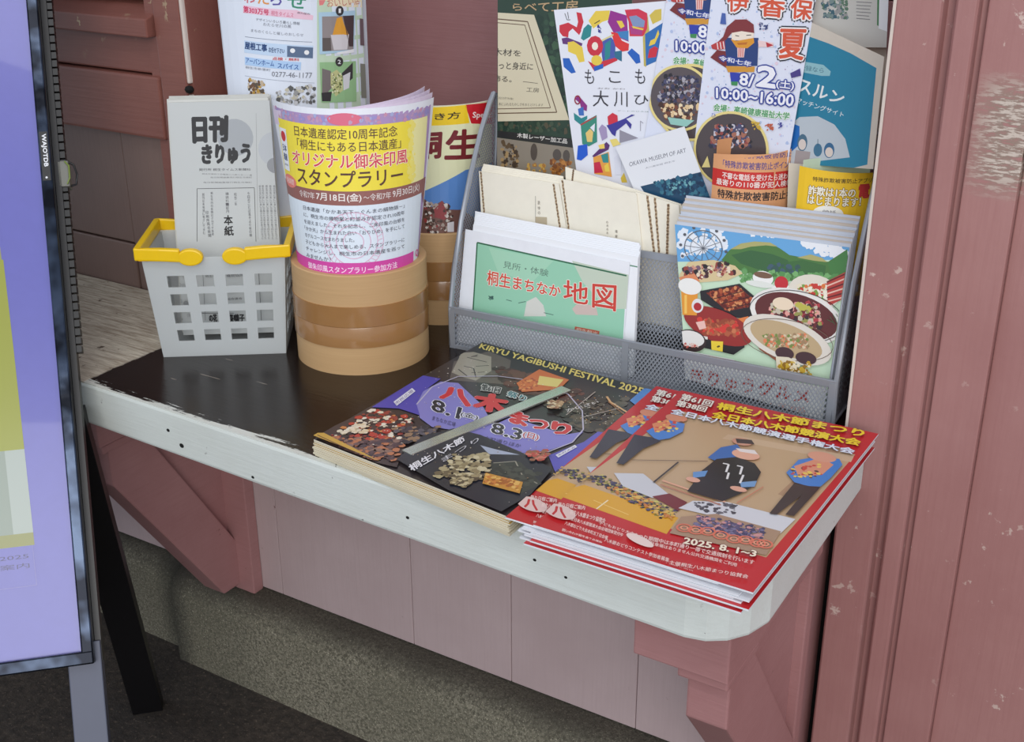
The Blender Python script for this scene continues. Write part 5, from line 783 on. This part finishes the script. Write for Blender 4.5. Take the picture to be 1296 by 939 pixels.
a.poly([(-0.4,15.9),(8.2,20.8),(104.2,-0.7),(226.7,-12.2),(228.5,-22.7),(166.2,-20.3),(88.2,-10),(9,5.4)], (206, 164, 62)); a.line([(6,14.5),(103.8,-3.2)], 1.2, (110, 74, 34)); a.line([(105,-4.7),(217.5,-15.3)], 1, (236, 206, 120))
PL_ = 'purple and black festival magazine, topmost of its stack on the bench edge'
def draped(k): return lying(-.6640, .7225, T + .0175, -1.5, .002)
p0 = sheet('festival_magazine', 'pur', q, paper((226, 218, 196)), PL_, 'magazine', 'purple festival magazines', 1.5, a, True, cu=steps(0, MW, 6)[1:-1], cv=steps(0, MH, 8)[1:-1])
for i in range(9):
    e = Art(); e.rect(-20, -20, 260, 12, (206, 164, 70)); e.rect(-20, 12, 260, 320, (60, 52, 54))
    dx = (0, -.6, .8, -1.2, .3, 1.0, -.8, .4, -.3)[i]; dy = -.5 * i if i < 5 else -2.5 + .8 * (i - 5)
    sheet('festival_magazine', 'pur', [(x + dx, y + dy) for x, y in q], paper((222, 212, 186)), 'purple festival magazine lower in the same stack, only its edge showing', 'magazine', 'purple festival magazines below', 1.45, e if i < 3 else None, True, cu=steps(0, MW, 6)[1:-1], cv=steps(0, MH, 8)[1:-1], drop=1.75 * (i + 1))

# ---------------------------------------------------------------- red festival programmes lying beside them
def prog(full=True):
    r = Art(); r.rect(-60, -40, 320, 360, (196, 38, 44))
    r.poly([(15.8,244.3),(181.2,239.3),(173.7,45.2),(-0.5,49.5)], (196, 166, 130)); r.poly([(148.5,139.7),(158.1,244.2),(168.5,243.8),(162.7,137.1)], (176, 140, 110)); r.poly([(73.7,220.8),(181.1,235.5),(182.2,223.7),(72.6,210.1)], (206, 178, 146))
    r.poly([(-2.7,58.8),(8.6,75.1),(95.4,65.4),(97.7,38.5),(-0,48.6)], (222, 166, 46)); r.line([(34.8,45.3),(36.3,62.4)], 1.2, (240, 226, 190)); r.line([(26.3,56.5),(60.4,49.9)], .8, (240, 206, 120))
    r.blobs([(4.3,85.8),(13.3,97),(91.7,73.7),(87.5,55.6)], [(60, 56, 90), (150, 140, 70), (40, 40, 60), (206, 196, 110), (90, 80, 110)], 110, 2, 4, 121); r.blobs([(25.6,78.3),(41.8,87.9),(93.5,66.9),(92.3,55.9)], [(222, 180, 90), (206, 130, 60)], 34, 2, 4, 122)
    r.poly([(20.4,104.2),(41.6,115.5),(75.2,93.6),(65.2,82.2),(36.7,87.7)], (206, 208, 214)); r.poly([(64.2,84.3),(74.2,95.8),(92,89.9),(91.7,73.7)], (120, 40, 50))
    r.poly([(89.8,77.8),(95,94.4),(119.7,106.2),(174,107.8),(171.5,82.1),(120.6,80.3)], (214, 216, 222)); r.blobs([(96,92.2),(128.5,108.7),(130.5,91.4),(101.5,79.4)], [(70, 70, 80), (100, 100, 110)], 18, 2, 5, 123); r.poly([(97.3,66.5),(118.8,84.5),(170.7,84.6),(173.1,46.7),(99.6,39.6)], (170, 140, 116)); r.blobs([(108,75.5),(157.8,81.9),(163.8,65.8),(112.1,54.9)], [(90, 84, 120), (120, 116, 150), (70, 66, 100), (206, 150, 150)], 110, 2, 4.5, 124)
    for i in range(8): p = [(106.3,51.5),(115.3,52.8),(123.6,55.8),(134.2,55.6),(144.7,55.5),(152.8,58.4),(161.8,58.9),(167,60.1)][i]; r.ring(p, 5.5, 5.5, 1.6, (222, 120, 96), 14); r.ring(p, 2.6, 2.6, 1.2, (236, 160, 130), 10)
    r.line([(23.3,131.3),(79.2,161.7)], .9, (90, 70, 60)); r.line([(58.7,147.8),(55.9,104.8)], 1.6, (60, 50, 50)); r.line([(60.6,111.5),(118.1,104.2)], 2.2, (226, 170, 140)); r.line([(62.1,104.4),(116.9,98.1)], 1.4, (190, 120, 100)); r.line([(126.5,107.6),(135.1,142.9)], 1.0, (206, 130, 100))
    r.poly([(76.7,167.7),(79,191.1),(88.8,203.3),(106.4,185.2),(97.5,161.6)], (60, 110, 180)); r.ell([(90.8,210.4)][0], 9, 7, (206, 150, 126)); r.poly([(83.5,213.3),(96.6,217.7),(101.8,211),(87.8,205.9)], (60, 50, 54))
    r.poly([(81.7,143.3),(84.1,168.9),(97.5,181.2),(114.5,177.7),(124.6,165.7),(128.1,141.7),(123.3,122),(115.8,103.9),(85.3,105.1),(83.6,126.8)], (36, 30, 36)); r.ell([(102.3,189)][0], 12, 9, (232, 176, 150)); r.poly([(90.4,195.9),(105.8,200.5),(111.3,194.3),(96.1,191.6)], (236, 226, 222)); r.poly([(116.1,140.3),(127.1,149.6),(129,139.3),(120.2,133)], (120, 160, 206)); r.poly([(76.5,137.3),(85.9,145.8),(87.8,135.1),(80.5,127.9)], (100, 150, 206)); r.ell([(81.7,125.2)][0], 6, 4, (226, 170, 146)); r.ell([(119.3,129.1)][0], 7, 4, (226, 170, 146))
    for p in ([(91.7,164.3),(96.7,164.8),(99.9,151.1)], [(103.4,166.3),(107.9,166.6),(111.2,153)], [(102.2,151.2),(105.1,140.1)], [(114,153.5),(116.7,138.9)]): r.line(p, 1.8, (232, 230, 230))
    r.poly([(142.8,175.2),(143.9,202.3),(153.1,212.7),(172.9,221.3),(178.2,212.3),(177,184.9),(174.5,166.2),(165.1,161.8),(153.9,162.6)], (70, 130, 206)); r.poly([(144.6,189.4),(158.4,215.8),(172,208.6),(169.3,186.1),(153.6,174)], (222, 150, 120)); r.ell([(159.1,217.5)][0], 12, 9, (222, 160, 134)); r.poly([(154.2,104.3),(154.4,161.1),(166.1,162.4),(174.8,165.3),(171.9,110.6),(165.5,108.9),(166.1,144.6),(159.7,105.5)], (62, 44, 46)); r.blobs([(143.2,182.6),(162.8,206.2),(170.9,181.2),(150.3,169.1)], [(236, 206, 96), (206, 70, 60), (90, 60, 60)], 16, 2, 4, 125)
    r.poly([(10.5,187),(17.8,217.4),(33.8,217.8),(38.7,202.2),(34.2,184.2),(26,174.8)], (70, 130, 206)); r.poly([(15.1,119.1),(4.6,175.4),(20.3,178),(30.2,176),(22.9,154.9),(21.4,119.7)], (42, 40, 60)); r.ell([(22.4,225.1)][0], 10, 8, (214, 140, 110)); r.poly([(8.6,203),(17.3,218.6),(28.1,204.1),(18.4,188.2)], (226, 140, 96)); r.blobs([(10.6,211.1),(29.9,219),(33.9,197.4),(17.6,189.8)], [(236, 206, 96), (206, 70, 60), (90, 60, 60)], 14, 2, 4, 126)
    r.blobs([(-8.1,78.5),(-4,98.8),(10.6,86.6),(4.1,68.5)], [(80, 70, 70), (206, 170, 90), (60, 56, 80)], 24, 2, 4, 127); r.text('第61回', [(6.1,276.8),(37.8,275.7),(40,262.1),(8.7,263.1)], (240, 232, 220), .02, [(.6, (40, 24, 26))]); r.text('第38回', [(8.2,261.3),(37.7,260.8),(39.8,248.9),(11.2,248.1)], (240, 232, 220), .02, [(.6, (40, 24, 26))])
    r.text('桐生八木節まつり', [(42.6,275.5),(175.9,285.8),(177.6,271.3),(46.3,260.7)], (246, 216, 44), .03, [(.7, (90, 30, 24))]); r.text('全日本八木節競演大会', [(46.2,255.6),(178.2,265.8),(180.1,252.6),(49.1,241.5)], (246, 216, 44), .03, [(.7, (90, 30, 24))]); r.text('全日本八木節競演選手権大会', [(11.7,241.8),(179.3,245.1),(180.4,234.4),(14,230.2)], (232, 240, 250), .025, [(.6, (60, 96, 160))])
    r.text('2025. 8. 1~3', [(112.9,37.7),(165.8,47.1),(167.6,38.9),(115.1,29.4)], (246, 234, 210), .03, [(.8, (110, 20, 24))])
    r.ell([(13.9,24)][0], 15, 9, (226, 196, 190), -.3); r.text('八', [(4.1,29.9),(15.8,29.9),(22.8,17.3),(11.2,17.2)], (196, 38, 44), .03)
    rows = (([(5.8,36.2),(26.8,41.7),(29.4,35.8),(8.8,30)], '祭り日程ご案内'), ([(19.6,31.1),(49.7,32.2),(52.1,25.5),(22.3,24.3)], '桐生八木節まつり協賛会'), ([(25.6,21.6),(70.8,19.6),(72.3,14.6),(27.3,16.4)], '全日本八木節競演大会出場団体受付中'), ([(24.9,13.5),(62.9,10.1),(64.4,5.1),(26.6,8.4)], '八木節おどり大会本町五丁目会場'), ([(28.2,2.8),(62.6,1.1),(63.9,-2.8),(29.7,-1.3)], '問い合わせ桐生商工会議所'), ([(62.2,6.7),(115.2,5.1),(116.8,-0.3),(63.7,1.8)], '八木節おどりコンテスト参加者募集'), ([(76,-1.4),(136.3,-1.3),(137.6,-5.8),(77.6,-6.1)], '子どもみこしパレード本町通り開催'), ([(77.7,24.6),(169,33.8),(170.4,27.8),(79.7,18.5)], 'まつり期間中は本町通り一帯で交通規制を行います'), ([(93.4,19.4),(159.6,23.7),(160.8,19),(95,14.6)], '駐車場はありません公共交通機関をご利用'), ([(116.4,2.6),(172.4,13.5),(173.4,8.5),(117.8,-2.5)], '主催桐生八木節まつり協賛会'), ([(47,26.5),(77.7,24.6),(78.9,20.5),(48.5,22.3)], '子どもおどり大会'))
    for p, s in rows: r.text(s, p, (240, 214, 206), .008)
    r.ell([(85.8,16.8)][0], 13, 5, (236, 214, 206), -.3); return r
q = [(-0.1,286.5),(187.1,288.7),(181.9,-2.7),(4.4,-0.6)]
off = ([(-27.2,289.9)][0][0] - [(-0.1,286.5)][0][0], [(-27.2,289.9)][0][1] - [(-0.1,286.5)][0][1])
MC = dict(cu=steps(0, 185, 6)[1:-1], cv=steps(0, 290, 8)[1:-1])
PA = paper((228, 230, 236))
r0 = sheet('red_programme', 'red', q, PA, 'red festival programme with musicians photo, topmost on the right bench end', 'magazine', 'red programmes', 1.4, prog(), True, **MC)
e = prog(); e.v = [(x + off[0], y + off[1], z) for x, y, z in e.v]
sheet('red_programme', 'redB', [(x + off[0], y + off[1]) for x, y in q], PA, 'red festival programme under the topmost one, its left strip showing', 'magazine', 'red programmes', 1.4, e, True, **MC)
for i in range(7):
    e = Art(); e.rect(-80, -60, 320, 360, (196, 38, 44)); dx, dy = ((-10, -.4), (-2, -.8), (-14, .5), (-8, -.2), (-1, -3.5), (-12, -.5), (-6, -4.5))[i]
    sheet('red_programme', 'redB', [(x + dx, y + dy) for x, y in q], PA, 'red festival programme lower in the pile, only its white edge showing', 'magazine', 'red programmes below', 1.4, e if i in (4, 6) else None, True, drop=1.75 * (i + 1) + .6, **MC)

# ---------------------------------------------------------------- metal bar laid across the purple magazine
A0, A1 = [Vector(SURF['pur'](u / 1000, v / 1000)) for u, v in [(140.2,218.8),(93.4,29.8)]]
dv = (A1 - A0).normalized(); sd = Vector((-dv.y, dv.x, 0)) * .0065; up = Vector((0, 0, .0012))
bar_ = obj('flat_bar', MB().hexa([A0 - sd + up, A1 - sd + up, A1 + sd + up, A0 + sd + up, A0 - sd + up * 2.6, A1 - sd + up * 2.6, A1 + sd + up * 2.6, A0 + sd + up * 2.6]), 'brushed_bar', None, tuple((A0 + A1) / 2 + up), bevel=.0004)
tag(bar_, 'thin flat metal bar lying as a paperweight across the purple magazine', 'paperweight')

# ---------------------------------------------------------------- lettering and picture on the poster stand
def on_stand(u, v): return tuple(P + U * (u - .45) + Vv * v + W * (-.0032))
SURF['stand'] = on_stand
a = Art()
pp = [(150, 150), (398, 140), (406, 420), (398, 470), (150, 500)]
a.poly([(60, 118), (407, 118), (394, 408), (60, 420)], (140, 142, 84)); a.poly([(60, 210), (402, 200), (396, 395), (60, 410)], (146, 150, 40)); a.poly([(60, 130), (404, 130), (402, 210), (60, 210)], (166, 176, 168)); a.poly([(60, 130), (385, 130), (383, 210), (60, 210)], (140, 152, 140))
a.line([(60, 80), (402, 80), (401, 118)], .9, (120, 116, 180)); a.row('ぐんまの旅 2025', 300, 397, 106, 111, (70, 66, 110)); a.row('桐生市観光案内', 300, 397, 97, 102, (70, 66, 110))


SURF['standP'] = lambda u, v: tuple(P + U * (u - .45) + Vv * v + W * (-.0029))
sheet('poster_picture', 'standP', [(60, 78), (404, 78), (396, 425), (60, 425)], MATS['lavender_print'], parent=st, thick=.1, art=a, gloss=True)
SURF['rail'] = lambda u, v: tuple(P + U * (-.011 + v) + Vv * (.516 - u) + W * .0033)
a = Art(); a.row('WAJOTDB', .5, 33, 1.6, 6.6, (226, 228, 232), .03); a.ell((44, 4), 1.1, 1.1, (226, 228, 232), n=10)
sheet('rail_label', 'rail', [(-2, .4), (47, .4), (47, 8), (-2, 8)], MATS['black_plastic'], parent=st, thick=.1, art=a, gloss=True)

# ---------------------------------------------------------------- hidden copies of a stack: each told by its place in it
ORD = 'second third fourth fifth sixth seventh eighth ninth tenth eleventh twelfth thirteenth fourteenth fifteenth'.split()
for grp, k, txt in (('food brochures behind', 0, 'food brochure, %s from the front of the fanned stack, only its top edge showing'), ('town map leaflets behind', 1, 'white town map leaflet, %s from the front of its pocket, only its top edge showing'),
                    ('cream folders behind', 0, 'cream folder, %s from the front at the middle pocket left, top edge showing'), ('stamp rally flyers behind', 0, 'stamp rally flyer, %s sheet from the front in the pot, only its rim showing'),
                    ('folded newspapers behind', 0, 'folded newspaper, %s from the front in the basket, only its edge showing'), ('purple festival magazines below', 0, 'purple festival magazine, %s from the top of its stack, only its edge showing'),
                    ('red programmes below', 1, 'red festival programme, %s from the top of its pile, only its edge showing')):
    for i, o in enumerate([o for o in C.objects if o.get('group') == grp]): o['label'] = txt % ORD[i + k]
